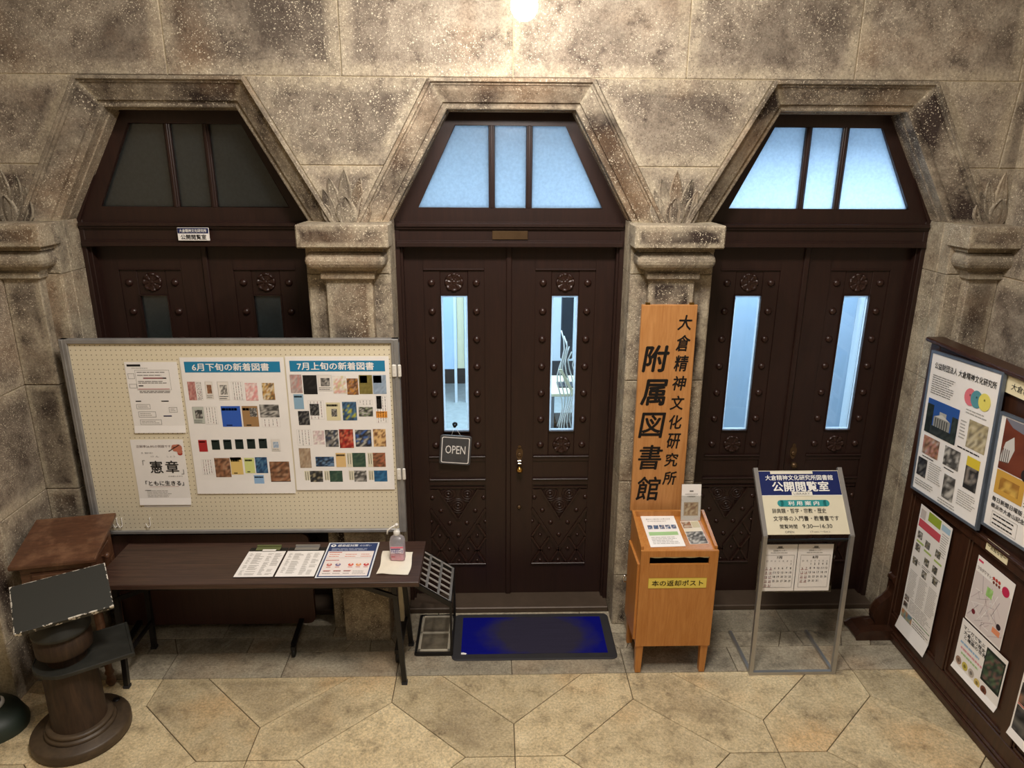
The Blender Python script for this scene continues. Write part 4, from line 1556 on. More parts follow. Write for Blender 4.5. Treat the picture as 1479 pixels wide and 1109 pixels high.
# cloth and sanitiser
b = B()
n1 = 18
P_ = []
for j in range(n1 + 1):
    for i in range(n1 + 1):
        u, v = i / n1, j / n1
        x = -.728 + .172 * u + .006 * math.sin(v * 5) + .014 * (v - .5) * (0.5)
        y = -.517 + .235 * v + .006 * math.sin(u * 4 + 1)
        z = TZ + .003 + .0022 * (1 + math.sin(u * 9 + v * 3) * math.cos(v * 8 - u * 2))
        P_.append((x, y, z))
b.add(P_ + [(p[0], p[1], p[2] - .002) for p in P_], [(j * (n1 + 1) + i, j * (n1 + 1) + i + 1, (j + 1) * (n1 + 1) + i + 1, (j + 1) * (n1 + 1) + i) for i in range(n1) for j in range(n1)] + [(len(P_) + j * (n1 + 1) + i, len(P_) + (j + 1) * (n1 + 1) + i, len(P_) + (j + 1) * (n1 + 1) + i + 1, len(P_) + j * (n1 + 1) + i + 1) for i in range(n1) for j in range(n1)], True)
Thing('folded_cloth', 'folded white cloth under the sanitiser bottle on the table', 'cloth', loc=(-.642, -.4, TZ), mesh=b, mat='cloth')
BX, BY, BZ = -.633, -.362, TZ + .0075
T = Thing('sanitiser_bottle', 'clear pump bottle of pink hand sanitiser standing on the folded cloth', 'bottle', loc=(BX, BY, BZ))
def rrect(hx, hy, z, r=.012, cx=BX, cy=BY):
    pts = []
    for sx, sy, a0 in ((1, -1, -90), (1, 1, 0), (-1, 1, 90), (-1, -1, 180)):
        for q in range(4):
            a = math.radians(a0 + 30 * q)
            pts.append((cx + sx * (hx - r) + r * math.cos(a), cy + sy * (hy - r) + r * math.sin(a), z))
    return pts
b = B()
b.rings([rrect(.038, .026, BZ), rrect(.041, .029, BZ + .006), rrect(.041, .029, BZ + .112), rrect(.038, .027, BZ + .126), rrect(.026, .020, BZ + .138), rrect(.014, .014, BZ + .145, .0135), rrect(.014, .014, BZ + .156, .0135)], smooth=True)
T.part('bottle_body', b, 'bottle')
b = B()
b.rings([rrect(.0385, .0265, BZ + .003), rrect(.0395, .0275, BZ + .008), rrect(.0395, .0275, BZ + .052)], smooth=True)
T.part('pink_liquid', b, 'pink', label='pink liquid')
b = B()
fr = Fr((BX - .041, BY - .0296, BZ), (1, 0, 0), (0, 0, 1))
rect(b, fr, .006, .048, .076, .092, rgb(232, 222, 230), .0002)
rect(b, fr, .006, .080, .076, .090, rgb(240, 130, 150), .0005)
rect(b, fr, .008, .072, .060, .078, rgb(60, 50, 110), .0007)
put_text(b, fr, 'アルボナース', .041, .062, .017, .066, n=.0012, bold=.02, col=rgb(30, 50, 150))
rect(b, fr, .030, .049, .056, .051, rgb(60, 80, 160), .0007)
rect(b, fr, .008, .026, .03, .029, rgb(200, 60, 70), .0007)
T.part('label', b, 'print', recalc=False)
b = B()
b.lathe([(.017, BZ + .150), (.018, BZ + .153), (.018, BZ + .170), (.012, BZ + .175), (.0055, BZ + .178), (.0055, BZ + .200), (.011, BZ + .203), (.012, BZ + .212), (.006, BZ + .216)], 16, (BX, BY))
o = T.part('pump', b, 'white')
b = B()
b.tube([(BX, BY, BZ + .207), (BX - .022, BY - .01, BZ + .202), (BX - .046, BY - .020, BZ + .186), (BX - .050, BY - .022, BZ + .164)], .0048, 8)
T.part('nozzle', b, 'white', o)

# ---- wooden lectern at the left (slightly turned)
T = Thing('wooden_lectern', 'red-brown wooden lectern with a sloping dusty top in the left corner', 'lectern', loc=(-2.425, -.385, 0), rot=.19, local=True)
b = B()
hw, hd = .205, .200
def zt(y, s=.16):
    return .862 + y * s
P = [(-hw, -hd), (hw, -hd), (hw, hd), (-hw, hd)]
b.rings([[(x * .985, y * .985, zt(y) - .026) for x, y in P], [(x, y, zt(y) - .020) for x, y in P], [(x, y, zt(y) - .006) for x, y in P], [(x * .985, y * .985, zt(y)) for x, y in P]])
T.part('sloping_top', b, 'lectern')
b = B()
q = [(-.170, -.165), (.170, -.165), (.170, .165), (-.170, .165)]
b.rings([[(x, y, .640) for x, y in q], [(x, y, zt(y) - .024) for x, y in q]])
T.part('body', b, 'lectern')
b = B()
b.chbox(-.125, .125, -.172, -.163, .672, .765, .003)
b.chbox(-.118, .118, -.178, -.170, .680, .757, .006)
b.chbox(.163, .174, -.11, .11, .672, .775, .003)
T.part('raised_panel', b, 'lectern')
b = B()
b.lathe([(.006, 0), (.008, .010), (.016, .018), (.018, .028), (.012, .036), (.002, .038)], 14, (0, 0))
b.v = [(.174 + p[2], -.02 + p[0], .745 + p[1]) for p in b.v]
T.part('side_knob', b, 'lectern')
for sx in (-1, 1):
    for sy in (-1, 1):
        b = B()
        cx, cy = sx * .148, sy * .142
        b.chbox(cx - .024, cx + .024, cy - .024, cy + .024, .50, .66, .003)
        b.lathe([(.020, .505), (.026, .49), (.022, .475), (.024, .44), (.021, .30), (.019, .12), (.018, .10), (.026, .085), (.018, .07), (.020, .05), (.027, .035), (.027, .02), (.016, .0)], 14, (cx, cy))
        T.part('turned_leg', b, 'lectern')

# ---- black reading stand on a round wooden column
T = Thing('reading_stand', 'column stand with tilted black plate, black shelf and round wooden base, front left', 'stand', loc=(-2.22, -.855, 0), rot=.56, local=True)
b = B()
b.lathe([(.220, 0), (.228, .010), (.228, .050), (.220, .060), (.165, .061), (.160, .066)], 48)
o = T.part('round_base', b, 'base_wood')
b = B()
b.lathe([(.162, .060), (.166, .068), (.160, .080), (.150, .082), (.150, .086), (.154, .092), (.148, .102), (.136, .104), (.130, .104)], 40)
T.part('base_moulding', b, 'base_wood', o)
b = B()
b.lathe([(.018, .0605), (.018, .064), (.010, .066)], 12, (.17, .09))
T.part('bolt', b, 'black', o)
b = B()
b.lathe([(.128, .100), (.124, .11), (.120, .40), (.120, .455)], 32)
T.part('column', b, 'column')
b = B()
# shelf: half round on its left end
pts = [(.150 * math.cos(a), .150 * math.sin(a)) for a in [math.pi / 2 + math.pi * q / 16 for q in range(17)]]
pts += [(.285, -.150), (.285, .150)]
rg = lambda f, z: [(x * f, y * f, z) for x, y in pts]
b.rings([rg(.97, .446), rg(1, .450), rg(1, .466), rg(.985, .470), rg(.955, .470), rg(.945, .466)])
T.part('shelf', b, 'slate')
b = B()
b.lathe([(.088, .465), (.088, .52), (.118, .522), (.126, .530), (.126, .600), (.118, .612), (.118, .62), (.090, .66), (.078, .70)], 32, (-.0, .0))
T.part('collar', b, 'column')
b = B()
b.lathe([(.110, .620), (.130, .632), (.130, .650), (.08, .70), (.07, .74)], 32)
T.part('swivel', b, 'slate')
b = B()
pw, pd, pt = .203, .137, .022
cxp, czp = .030, .815
tl = .415
e1, e2 = V3((1, 0, 0)), V3((0, math.cos(tl), math.sin(tl)))
e3 = e1.cross(e2)
C0 = V3((cxp, -.025, czp))
def pp(u, v, n_):
    return C0 + e1 * u + e2 * v + e3 * n_
nx_, ny_ = 24, 16
vs, fs, ev = [], [], {}
us = [-pw, -pw + .004, -pw + .012] + [-pw + .012 + (2 * pw - .024) * k / 20 for k in range(1, 20)] + [pw - .012, pw - .004, pw]
vs_ = [-pd, -pd + .004, -pd + .012] + [-pd + .012 + (2 * pd - .024) * k / 14 for k in range(1, 14)] + [pd - .012, pd - .004, pd]
for v in vs_:
    for u in us:
        d = min(pw - abs(u), pd - abs(v))
        ev[len(vs)] = 1.0 if d < .005 else .0 if d > .011 else .3
        vs.append(pp(u, v, -.003 if d < .001 else 0))
NU = len(us)
for j in range(len(vs_) - 1):
    for i in range(NU - 1):
        fs.append((j * NU + i, j * NU + i + 1, (j + 1) * NU + i + 1, (j + 1) * NU + i))
edge_loop = [i for i in range(NU)] + [j * NU + NU - 1 for j in range(1, len(vs_))] + [(len(vs_) - 1) * NU + i for i in range(NU - 2, -1, -1)] + [j * NU for j in range(len(vs_) - 2, 0, -1)]
k0 = len(vs)
for q in edge_loop:
    ev[len(vs)] = .85
    vs.append(vs[q] - e3 * pt)
m_ = len(edge_loop)
for q in range(m_):
    fs.append((edge_loop[q], k0 + q, k0 + (q + 1) % m_, edge_loop[(q + 1) % m_]))
fs.append(tuple(range(k0 + m_ - 1, k0 - 1, -1)))
b.add(vs, fs)
b.e = ev
T.part('tilted_plate', b, 'chipped')

# ---- cast iron base with tube in the far left corner
T = Thing('cast_base', 'dark green rounded base with a black tube, cut by the left edge of the picture', 'umbrella base', loc=(-2.78, -.81, 0))
b = B()
b.rings([[(x, y, 0) for x, y in [(-2.78 + .245 * math.cos(a) , -.81 + .17 * math.sin(a)) for a in [q * math.pi / 14 for q in range(28)]]],
         [(-2.78 + .25 * math.cos(a), -.81 + .175 * math.sin(a), .03) for a in [q * math.pi / 14 for q in range(28)]],
         [(-2.78 + .22 * math.cos(a), -.81 + .16 * math.sin(a), .085) for a in [q * math.pi / 14 for q in range(28)]],
         [(-2.78 + .13 * math.cos(a), -.81 + .10 * math.sin(a), .125) for a in [q * math.pi / 14 for q in range(28)]],
         [(-2.78 + .06 * math.cos(a), -.81 + .06 * math.sin(a), .13) for a in [q * math.pi / 14 for q in range(28)]]], smooth=True)
T.part('base', b, 'green')
b = B()
b.lathe([(.058, .125), (.062, .130), (.062, .142), (.056, .146)], 20, (-2.70, -.80))
T.part('rim_ring', b, 'white', label='white ring at the foot of the tube')
b = B()
b.lathe([(.048, .13), (.048, .26), (.040, .262)], 20, (-2.70, -.80))
T.part('tube', b, 'black')

# ---- umbrella rack
T = Thing('umbrella_rack', 'black umbrella rack with a slanting grid top beside the table end', 'umbrella rack', loc=(-.465, -.09, 0))
ux0, ux1, uy0, uy1 = -.568, -.352, -.285, .085
zl, zr = .512, .365
for x, y, zt_ in ((ux1, uy0, zr), (ux1, uy1, zr)):
    b = B()
    b.bar((x, y, .0), (x, y, zt_), .014, .014, (0, 1, 0))
    T.part('post', b, 'black')
for top in (1, 0):
    b = B()
    za, zb2, hh = (zl - .012, zr - .012, .030) if top else (.012, .012, .020)
    for y in (uy0, uy1):
        b.bar((ux0, y, za), (ux1, y, zb2), .012, hh)
    b.bar((ux0, uy0, za), (ux0, uy1, za), .012, hh)
    b.bar((ux1, uy0, zb2), (ux1, uy1, zb2), .012, hh)
    T.part('top_rim' if top else 'base_rim', b, 'black')
nrm = V3((zl - zr, 0, ux1 - ux0)).normalized()
def tp(u, v, n_=0):
    return V3((ux0 + (ux1 - ux0) * u, uy0 + (uy1 - uy0) * v, zl + (zr - zl) * u)) + nrm * n_
for u in (.03, .35, .66, .97):
    b = B()
    b.bar(tp(u, .02, .002), tp(u, .98, .002), .013, .010, nrm)
    T.part('grid_bar', b, 'alu_soft')
for v in (.02, .18, .34, .50, .66, .82, .98):
    b = B()
    b.bar(tp(.02, v, .001), tp(.98, v, .001), .006, .008, nrm)
    T.part('grid_rod', b, 'rodwhite')
b = B()
b.box(ux0 + .01, ux1 - .01, uy0 + .01, uy1 - .01, .012, .020)
tr = T.part('drip_tray', b, 'tray')
b = B()
xm = (ux0 + ux1) / 2
ym = (uy0 + uy1) / 2
for q in ((ux0 + .012, ux1 - .012, uy0 + .012, uy0 + .026), (ux0 + .012, ux1 - .012, uy1 - .026, uy1 - .012), (ux0 + .012, ux1 - .012, ym - .008, ym + .008), (ux0 + .012, ux0 + .028, uy0 + .012, uy1 - .012), (ux1 - .028, ux1 - .012, uy0 + .012, uy1 - .012)):
    b.chbox(*q, .018, .028, .002)
T.part('tray_rim', b, 'tray_rim', tr)

# ---- door mat
T = Thing('door_mat', 'blue carpet door mat with a black rubber border in front of the middle door', 'mat', loc=(.135, -.11, 0))
mx0, mx1, my0, my1 = -.352, .640, -.338, .112
def rr2(x0, x1, y0, y1, r, z):
    pts = []
    for cx, cy, a0 in ((x1 - r, y0 + r, -90), (x1 - r, y1 - r, 0), (x0 + r, y1 - r, 90), (x0 + r, y0 + r, 180)):
        for q in range(5):
            a = math.radians(a0 + 22.5 * q)
            pts.append((cx + r * math.cos(a), cy + r * math.sin(a), z))
    return pts
b = B()
b.rings([rr2(mx0, mx1, my0, my1, .035, .0005), rr2(mx0, mx1, my0, my1, .035, .003), rr2(mx0 + .008, mx1 - .008, my0 + .008, my1 - .008, .03, .008), rr2(mx0 + .05, mx1 - .05, my0 + .045, my1 - .045, .004, .008)])
T.part('rubber_border', b, 'rubber')
b = B()
b.rings([rr2(mx0 + .055, mx1 - .055, my0 + .05, my1 - .042, .002, .006), rr2(mx0 + .055, mx1 - .055, my0 + .05, my1 - .042, .002, .0095), rr2(mx0 + .058, mx1 - .058, my0 + .053, my1 - .045, .002, .0105)])
T.part('carpet', b, 'bluemat')
b = B()
b.add([(-.296, -.292, .0112), (-.268, -.293, .0112), (-.262, -.283, .0112), (-.284, -.274, .0112), (-.297, -.276, .0112)], [(0, 1, 2, 3, 4)])
T.part('tag', b, 'paper', label='small white tag in the front left corner')

# ---- book return box
PXa, PXb = .708, 1.130
YF, YB_ = -.464, -.150
T = Thing('book_return_box', 'orange-brown wooden book return post box on four legs', 'post box', loc=((PXa + PXb) / 2, -.30, 0))
zf, zb_ = .815, .885
th = .016
b = B()
z0 = .192
# side walls with sloping tops, front with the slot, back
for x in (PXa, PXb - th):
    b.prism([(YF, z0), (YB_, z0), (YB_, zb_), (YF + .02, zf - .000)], x, x + th, 'x')
b.box(PXa + th, PXb - th, YB_ - th, YB_, z0, zb_)
b.box(PXa + th, PXb - th, YF + .02, YB_ - th, z0, z0 + .012)
bo = T.part('body', b, 'oak')
b = B()
sz0, sz1, sx0, sx1 = .716, .764, PXa + .046, PXb - .046
b.box(PXa - .002, PXb + .002, YF - .004, YF + .012, z0 - .004, sz0)
b.box(PXa - .002, PXb + .002, YF - .004, YF + .012, sz1, .800)
b.box(PXa - .002, sx0, YF - .004, YF + .012, sz0, sz1)
b.box(sx1, PXb + .002, YF - .004, YF + .012, sz0, sz1)
T.part('front_panel', b, 'oak')
b = B()
b.box(sx0 - .01, sx1 + .01, YF + .05, YF + .055, sz0 - .03, sz1 + .02)
T.part('slot_flap', b, 'black', label='black flap inside the slot')
b = B()
pts = []
for q in range(13):
    u = q / 12
    pts.append((sx0 + (sx1 - sx0) * u, sz1 - .006 - .006 * abs(math.sin(q * 2.2))))
b.prism([(sx0, sz1 + .004)] + pts + [(sx1, sz1 + .004)], YF + .004, YF + .007)
T.part('slot_tape', b, 'cream', label='torn strip of yellowed tape along the slot')
b = B()
b.add([(PXa + th, YF + .01, .797), (PXb - th, YF + .01, .797), (PXb - th, YB_ - th, .850), (PXa + th, YB_ - th, .850), (PXa + th, YF + .01, .785), (PXb - th, YF + .01, .785), (PXb - th, YB_ - th, .838), (PXa + th, YB_ - th, .838)], [(0, 1, 2, 3), (7, 6, 5, 4), (0, 4, 5, 1), (1, 5, 6, 2), (2, 6, 7, 3), (3, 7, 4, 0)])
T.part('sloping_top', b, 'oak')
for x in (PXa + .004, PXb - .046):
    for y in (YF + .004, YB_ - .044):
        b = B()
        b.rings([[(x + .004, y + .004, 0), (x + .036, y + .004, 0), (x + .036, y + .036, 0), (x + .004, y + .036, 0)], [(x, y, z0), (x + .042, y, z0), (x + .042, y + .04, z0), (x, y + .04, z0)]])
        T.part('leg', b, 'oak')
b = B()
b.prism([(YF + .03, z0 + .02), (YB_ - .02, z0 + .02), (YB_ - .02, .70), (YF + .03, .70)], PXa - .012, PXa, 'x')
dr = T.part('side_door', b, 'oak')
b = B()
b.tube([(PXa - .012, -.17, .42), (PXa - .030, -.17, .42), (PXa - .032, -.17, .44), (PXa - .030, -.17, .46), (PXa - .012, -.17, .46)], .004, 8)
T.part('door_handle', b, 'chrome', dr)
fr = Fr((PXa + .046, YF - .0045, .568), (1, 0, 0), (0, 0, 1))
b = B()
rect(b, fr, 0, 0, .326, .066, rgb(232, 208, 96), .0008)
frame_(b, Fr(fr.O + V3((0, -.0006, 0)), X_, Z_), 0, 0, .326, .066, rgb(190, 160, 60), .002)
put_text(b, fr, '本の返却ポスト', .163, .033, .036, .285, n=.0022, bold=.012, col=rgb(34, 28, 20))
T.part('name_label', b, 'print', recalc=False, label='yellow label reading book return post in Japanese')
# papers on its top (slope)
sl = math.atan2(.850 - .797, (YB_ - th) - (YF + .01))
SU, SV = V3((1, 0, 0)), V3((0, math.cos(sl), math.sin(sl)))
def on_top(x, y, dz=.0012, rot=0):
    z = .797 + (y - (YF + .01)) * math.tan(sl) + dz
    U = (SU * math.cos(rot) + SV * math.sin(rot))
    V_ = (SV * math.cos(rot) - SU * math.sin(rot))
    return Fr((x, y, z), U, V_)
fr = on_top(.764, -.432, .004, .03)
t = sheet_thing('flyer', 'white flyer stack with small photos and a green band on the return box', 'flyer', fr, .195, .270, wave=0, th=.003)
b = B()
put_text(b, fr, '読みたい本がきっと見つかる', .095, .238, .012, .14, col=GREY, n=.0012)
lines(b, fr, .03, .215, .17, .225, 1, LGREY)
for q in range(5):
    picture(b, fr, .02 + q * .034, .150, .048 + q * .034, .185, BL[:2] + [rgb(140, 120, 120), rgb(200, 196, 200)], 3, 3)
rect(b, fr, .015, .095, .18, .125, rgb(166, 204, 146))
lines(b, fr, .02, .02, .17, .085, 5, LGREY)
prints(t, b)
fr = on_top(.988, -.408, .0015, .05)
t = sheet_thing('brochure', 'black and white photo brochure lying on the right of the return box top', 'brochure', fr, .105, .200, th=.0025)
b = B()
picture(b, fr, .002, .002, .103, .105, BW_, 8, 8)
rect(b, fr, .002, .105, .103, .135, rgb(226, 216, 196))
picture(b, fr, .002, .137, .055, .195, BR[:2] + [rgb(200, 190, 170)], 4, 4)
rect(b, fr, .057, .137, .103, .195, rgb(200, 190, 160))
prints(t, b)
# upright acrylic holder with brochure
hy = -.205
T = Thing('brochure_holder', 'clear upright holder with a tall white brochure on the return box', 'brochure holder', loc=(1.04, hy, .84))
lean = V3((0, .16, 1)).normalized()
hz = .797 + (hy - (YF + .01)) * math.tan(sl) + .001
frh = Fr((.984, hy, hz), (1, 0, 0), lean)
b = B()
sheet(b, Fr(frh.P(0, 0, 0), X_, lean), .112, .215, 2, 2, 0, .004)
T.part('brochure', b, 'paper')
b = B()
f3 = Fr(frh.P(0, 0, .0002), X_, lean)
put_text(b, f3, '大倉精神文化研究所', .056, .158, .009, .075, col=GREY)
put_text(b, f3, '附属図書館', .056, .145, .009, .045, col=GREY)
rect(b, f3, .045, .172, .067, .180, GREY)
rect(b, f3, .014, .030, .098, .110, rgb(206, 180, 150))
picture(b, f3, .020, .036, .092, .104, [rgb(220, 196, 160), rgb(190, 160, 130), rgb(150, 110, 90), rgb(226, 210, 180)], 6, 6, .0012)
T.part('print', b, 'print', recalc=False)
b = B()
f4 = Fr(frh.P(-.003, 0, .004), X_, lean)
sheet(b, f4, .118, .150, 2, 2, 0, .0015)
sheet(b, Fr(frh.P(-.003, 0, -.006), X_, lean), .118, .225, 2, 2, 0, .0015)
T.part('acrylic_case', b, 'acrylic')

# ---- hanging wooden sign, leaning from the pilaster to behind the box
zt_ = 2.083
Vd = (V3((.716, -.078, zt_)) - V3((.712, -.112, .862))).normalized()
fr = Fr((.706, -.114, .862), (1, 0, 0), Vd)
sw, sh = .306, 1.222
T = Thing('wooden_sign', 'tall orange-brown wooden signboard with black brush lettering on the pilaster', 'signboard', loc=(.86, -.1, .86))
b = B()
rs_ = []
for n_, d in ((-.024, .0), (-.003, .0), (0, .003)):
    rs_.append([fr.P(d, d, n_), fr.P(sw - d, d, n_), fr.P(sw - d, sh - d, n_), fr.P(d, sh - d, n_)])
b.rings(rs_)
T.part('board', b, 'oakx')
for u in (.02, sw - .045):
    b = B()
    b.rings([[fr.P(u, sh, -.02), fr.P(u + .025, sh, -.02), fr.P(u + .025, sh, -.004), fr.P(u, sh, -.004)], [fr.P(u, sh + .012, -.02), fr.P(u + .025, sh + .012, -.02), fr.P(u + .025, sh + .012, -.004), fr.P(u, sh + .012, -.004)]])
    T.part('hanger', b, 'brass')
b = B()
for q, ch in enumerate('大倉精神文化研究所'):
    v = sh - .097 - q * .1148
    h = .082 if ch not in '倉精研' else .090
    put_text(b, fr, ch, .243 - q * .003, v, h, .072, n=.0016, bold=.022, col=None, shear=.12)
for q, ch in enumerate('附属図書館'):
    v = sh - .300 - q * .195
    put_text(b, fr, ch, .096, v, .148, .130, n=.0016, bold=.026 if ch in '附属' else .016, shear=.12)
T.part('brush_lettering', b, 'ink', label='black brush-style lettering')

# ---- free-standing information sign
sx0, sx1 = 1.372, 1.872
T = Thing('sign_stand', 'silver-framed floor stand with navy header panel and two calendars before the right door', 'sign stand', loc=(1.62, -.30, 0))
P0 = (-.485, .008)
P1 = (-.452, .885)
P2 = (-.215, 1.158)
for x in (sx0 + .010, sx1 - .010):
    b = B()
    b.bar((x, P0[0], .0), (x, P1[0], P1[1]), .022, .022, (0, 1, 0))
    T.part('post', b, 'alu')
    b = B()
    b.bar((x, P1[0] - .006, P1[1] - .012), (x, P2[0] + .008, P2[1] + .014), .024, .018, (0, -1, 1))
    T.part('panel_rail', b, 'alu')
    b = B()
    b.bar((x, -.485, .010), (x, -.105, .010), .018, .018)
    T.part('runner', b, 'alu')
b = B()
b.bar((sx0, -.485, .010), (sx1, -.485, .010), .020, .020)
T.part('front_bar', b, 'alu')
b = B()
b.bar((sx0 + .01, -.440, .845), (sx1 - .01, -.440, .845), .012, .012)
T.part('cross_bar', b, 'black')
Vd = (V3((0, P2[0], P2[1])) - V3((0, P1[0], P1[1]))).normalized()
ph = (V3((0, P2[0], P2[1])) - V3((0, P1[0], P1[1]))).length
pw0 = sx1 - sx0 - .044
fr = Fr((sx0 + .022, P1[0], P1[1]), (1, 0, 0), Vd)
b = B()
sheet(b, Fr(fr.P(0, 0, .004), X_, Vd), pw0, ph, 2, 2, 0, .006)
T.part('sign_panel', b, 'signcream')
fr = Fr(fr.P(0, 0, .0045), X_, Vd)
b = B()
Wt = rgb(240, 238, 232)
yy = lambda t: ph * (1 - t)
rect(b, fr, .002, yy(.392), pw0 - .002, yy(.01), rgb(20, 34, 92))
rect(b, fr, 0, yy(.402), pw0, yy(.392), Wt)
rect(b, fr, .15 * pw0, yy(.055), .68 * pw0, yy(.012), rgb(230, 224, 206), .0012)
put_text(b, fr, '大倉精神文化研究所図書館', .5 * pw0, yy(.115), .030, .84 * pw0, n=.0016, bold=.02, col=Wt)
put_text(b, fr, '公開閲覧室', .5 * pw0, yy(.255), .056, .70 * pw0, n=.0016, bold=.028, col=Wt)
rect(b, fr, .375 * pw0, yy(.405), .63 * pw0, yy(.338), rgb(232, 228, 214), .0018)
put_text(b, fr, 'LIBRARY', .5 * pw0, yy(.372), .012, .20 * pw0, n=.0026, col=GREY)
rect(b, fr, .22 * pw0, yy(.572), .78 * pw0, yy(.470), rgb(44, 146, 148), .001)
for u in (.22, .78):
    disc(b, fr, u * pw0, yy(.521), .051 * ph, rgb(44, 146, 148), .001)
put_text(b, fr, '利 用 案 内', .5 * pw0, yy(.521), .024, .38 * pw0, n=.002, bold=.02, col=Wt)
put_text(b, fr, '辞典類・哲学・宗教・歴史', .43 * pw0, yy(.637), .027, .66 * pw0, n=.0016, bold=.006, col=INK)
put_text(b, fr, '文学等の入門書・教養書です', .50 * pw0, yy(.755), .028, .80 * pw0, n=.0016, bold=.006, col=INK)
put_text(b, fr, '閲覧時間', .27 * pw0, yy(.878), .023, .21 * pw0, n=.0016, bold=.006, col=INK)
put_text(b, fr, '9:30―16:30', .62 * pw0, yy(.876), .022, .36 * pw0, n=.0016, bold=.006, col=INK)
put_text(b, fr, 'OPEN', .27 * pw0, yy(.962), .012, .11 * pw0, n=.0016, col=GREY)
put_text(b, fr, '(Tues.～Sat.)', .64 * pw0, yy(.962), .011, .24 * pw0, n=.0016, col=GREY)
T.part('sign_print', b, 'print', recalc=False)
# calendars in a clear pocket
cy = -.425
fr = Fr((1.392, cy, .515), (1, 0, 0), (0, .06, 1))
b = B()
sheet(b, Fr(fr.P(-.012, -.012, -.004), X_, fr.V), .430, .318, 2, 2, 0, .003)
T.part('clear_backing', b, 'smoke')
cals = (('7月', 6, 31, .002), ('8月', 2, 31, .204))
for mname, first, nd, u0 in cals:
    b = B()
    sheet(b, Fr(fr.P(u0, 0, .001), X_, fr.V), .198, .286, 2, 2, 0, .001)
    T.part('calendar_sheet', b, 'paper')
    f5 = Fr(fr.P(u0, 0, .0015), X_, fr.V)
    b = B()
    frame_(b, f5, .018, .022, .185, .222, GREY, .0015)
    lines(b, f5, .05, .232, .15, .240, 1, LGREY, .5)
    put_text(b, f5, '図書館カレンダー', .100, .250, .010, .075, col=GREY)
    rect(b, f5, .088, .264, .112, .276, GREY)
    rect(b, f5, .080, .262, .120, .266, GREY)
    put_text(b, f5, mname, .100, .208, .016, .030, col=INK, bold=.01)
    for q, ch in enumerate('日月火水木金土'):
        put_text(b, f5, ch, .034 + q * .0225, .186, .009, .009, col=GREY)
    for dday in range(1, nd + 1):
        cell = first + dday - 1
        cc, rr_ = cell % 7, cell // 7
        closed = cc in (0, 1)
        put_text(b, f5, str(dday), .034 + cc * .0225, .168 - rr_ * .0262, .0115, None if dday < 10 else .013, col=rgb(130, 90, 90) if closed else INK, bold=.01)
        if closed and rr_ > 0:
            rect(b, f5, .026 + cc * .0225, .168 - rr_ * .0262 - .011, .042 + cc * .0225, .168 - rr_ * .0262 - .008, rgb(170, 120, 120))
    T.part('calendar_print', b, 'print', recalc=False)

# ---- big dark wooden notice board along the right wall
NX = 2.370
T = Thing('wooden_notice_board', 'large dark wooden free-standing notice board along the right wall', 'notice board', loc=(2.40, -1.1, 0))
ya, yb_ = -.045, -2.30
def nb(name, y0, y1, z0_, z1_, x0=NX, x1=NX + .045, ch=.004, parent=None):
    b = B()
    b.chbox(x0, x1, min(y0, y1), max(y0, y1), z0_, z1_, ch)
    return T.part(name, b, 'darkwood', parent)
nb('top_rail', ya, yb_, 1.775, 1.868)
b = B()
b.chbox(NX - .030, NX + .075, yb_ - .02, ya + .02, 1.868, 1.892, .006)
T.part('cornice', b, 'darkwood')
nb('end_post', ya, ya - .085, .05, 1.868, NX - .004)
nb('end_post', yb_, yb_ + .085, .05, 1.868, NX - .004)
nb('middle_rail', ya - .085, yb_ + .085, .975, 1.045, NX - .010)
b = B()
b.chbox(NX - .022, NX - .008, yb_ + .08, ya - .08, 1.030, 1.046, .004)
T.part('rail_moulding', b, 'darkwood')
nb('bottom_rail', ya - .085, yb_ + .085, .05, .155)
b = B()
b.chbox(NX - .018, NX + .06, yb_ - .01, ya + .01, .0, .045, .006)
b.chbox(NX - .010, NX + .05, yb_ - .01, ya + .01, .045, .065, .006)
T.part('base_moulding', b, 'darkwood')
nb('upper_panel', ya - .08, yb_ + .08, 1.04, 1.78, NX + .016, NX + .03)
for y0 in (-.585, -1.135, -1.70):
    nb('stile', y0, y0 - .075, .155, .98)
for y0, y1 in ((-.130, -.585), (-.660, -1.135), (-1.21, -1.70), (-1.775, -2.22)):
    p_ = nb('lower_panel', y0, y1, .150, .98, NX + .018, NX + .03)
    b = B()
    for q in ((y1, y1 + .014, .155, .975), (y0 - .014, y0, .155, .975)):
        b.chbox(NX + .008, NX + .022, q[0], q[1], q[2], q[3], .003)
    b.chbox(NX + .008, NX + .022, y1, y0, .155, .170, .003)
    b.chbox(NX + .008, NX + .022, y1, y0, .962, .976, .003)
    T.part('panel_moulding', b, 'darkwood', p_)
for y0 in (-.05, -2.20):
    b = B()
    prof = [(2.44, .43), (2.405, .425), (2.352, .392), (2.350, .372), (2.368, .352), (2.372, .318), (2.362, .280), (2.335, .245), (2.300, .212), (2.280, .175), (2.272, .135), (2.276, .100), (2.292, .072), (2.25, .062), (2.44, .062)]
    b.prism(prof, y0 - .075, y0 - .015)
    T.part('scroll_bracket', b, 'darkwood', bevel=.004)
    b = B()
    b.prism([(2.148, 0), (2.64, 0), (2.64, .06), (2.24, .064), (2.17, .052), (2.138, .028)], y0 - .145, y0 + .01)
    T.part('sledge_foot', b, 'darkwood', bevel=.005)
FRN = lambda y, z, off=.0, lean=0.0: Fr((NX - off, y, z), (0, -1, 0), (lean, 0, 1))
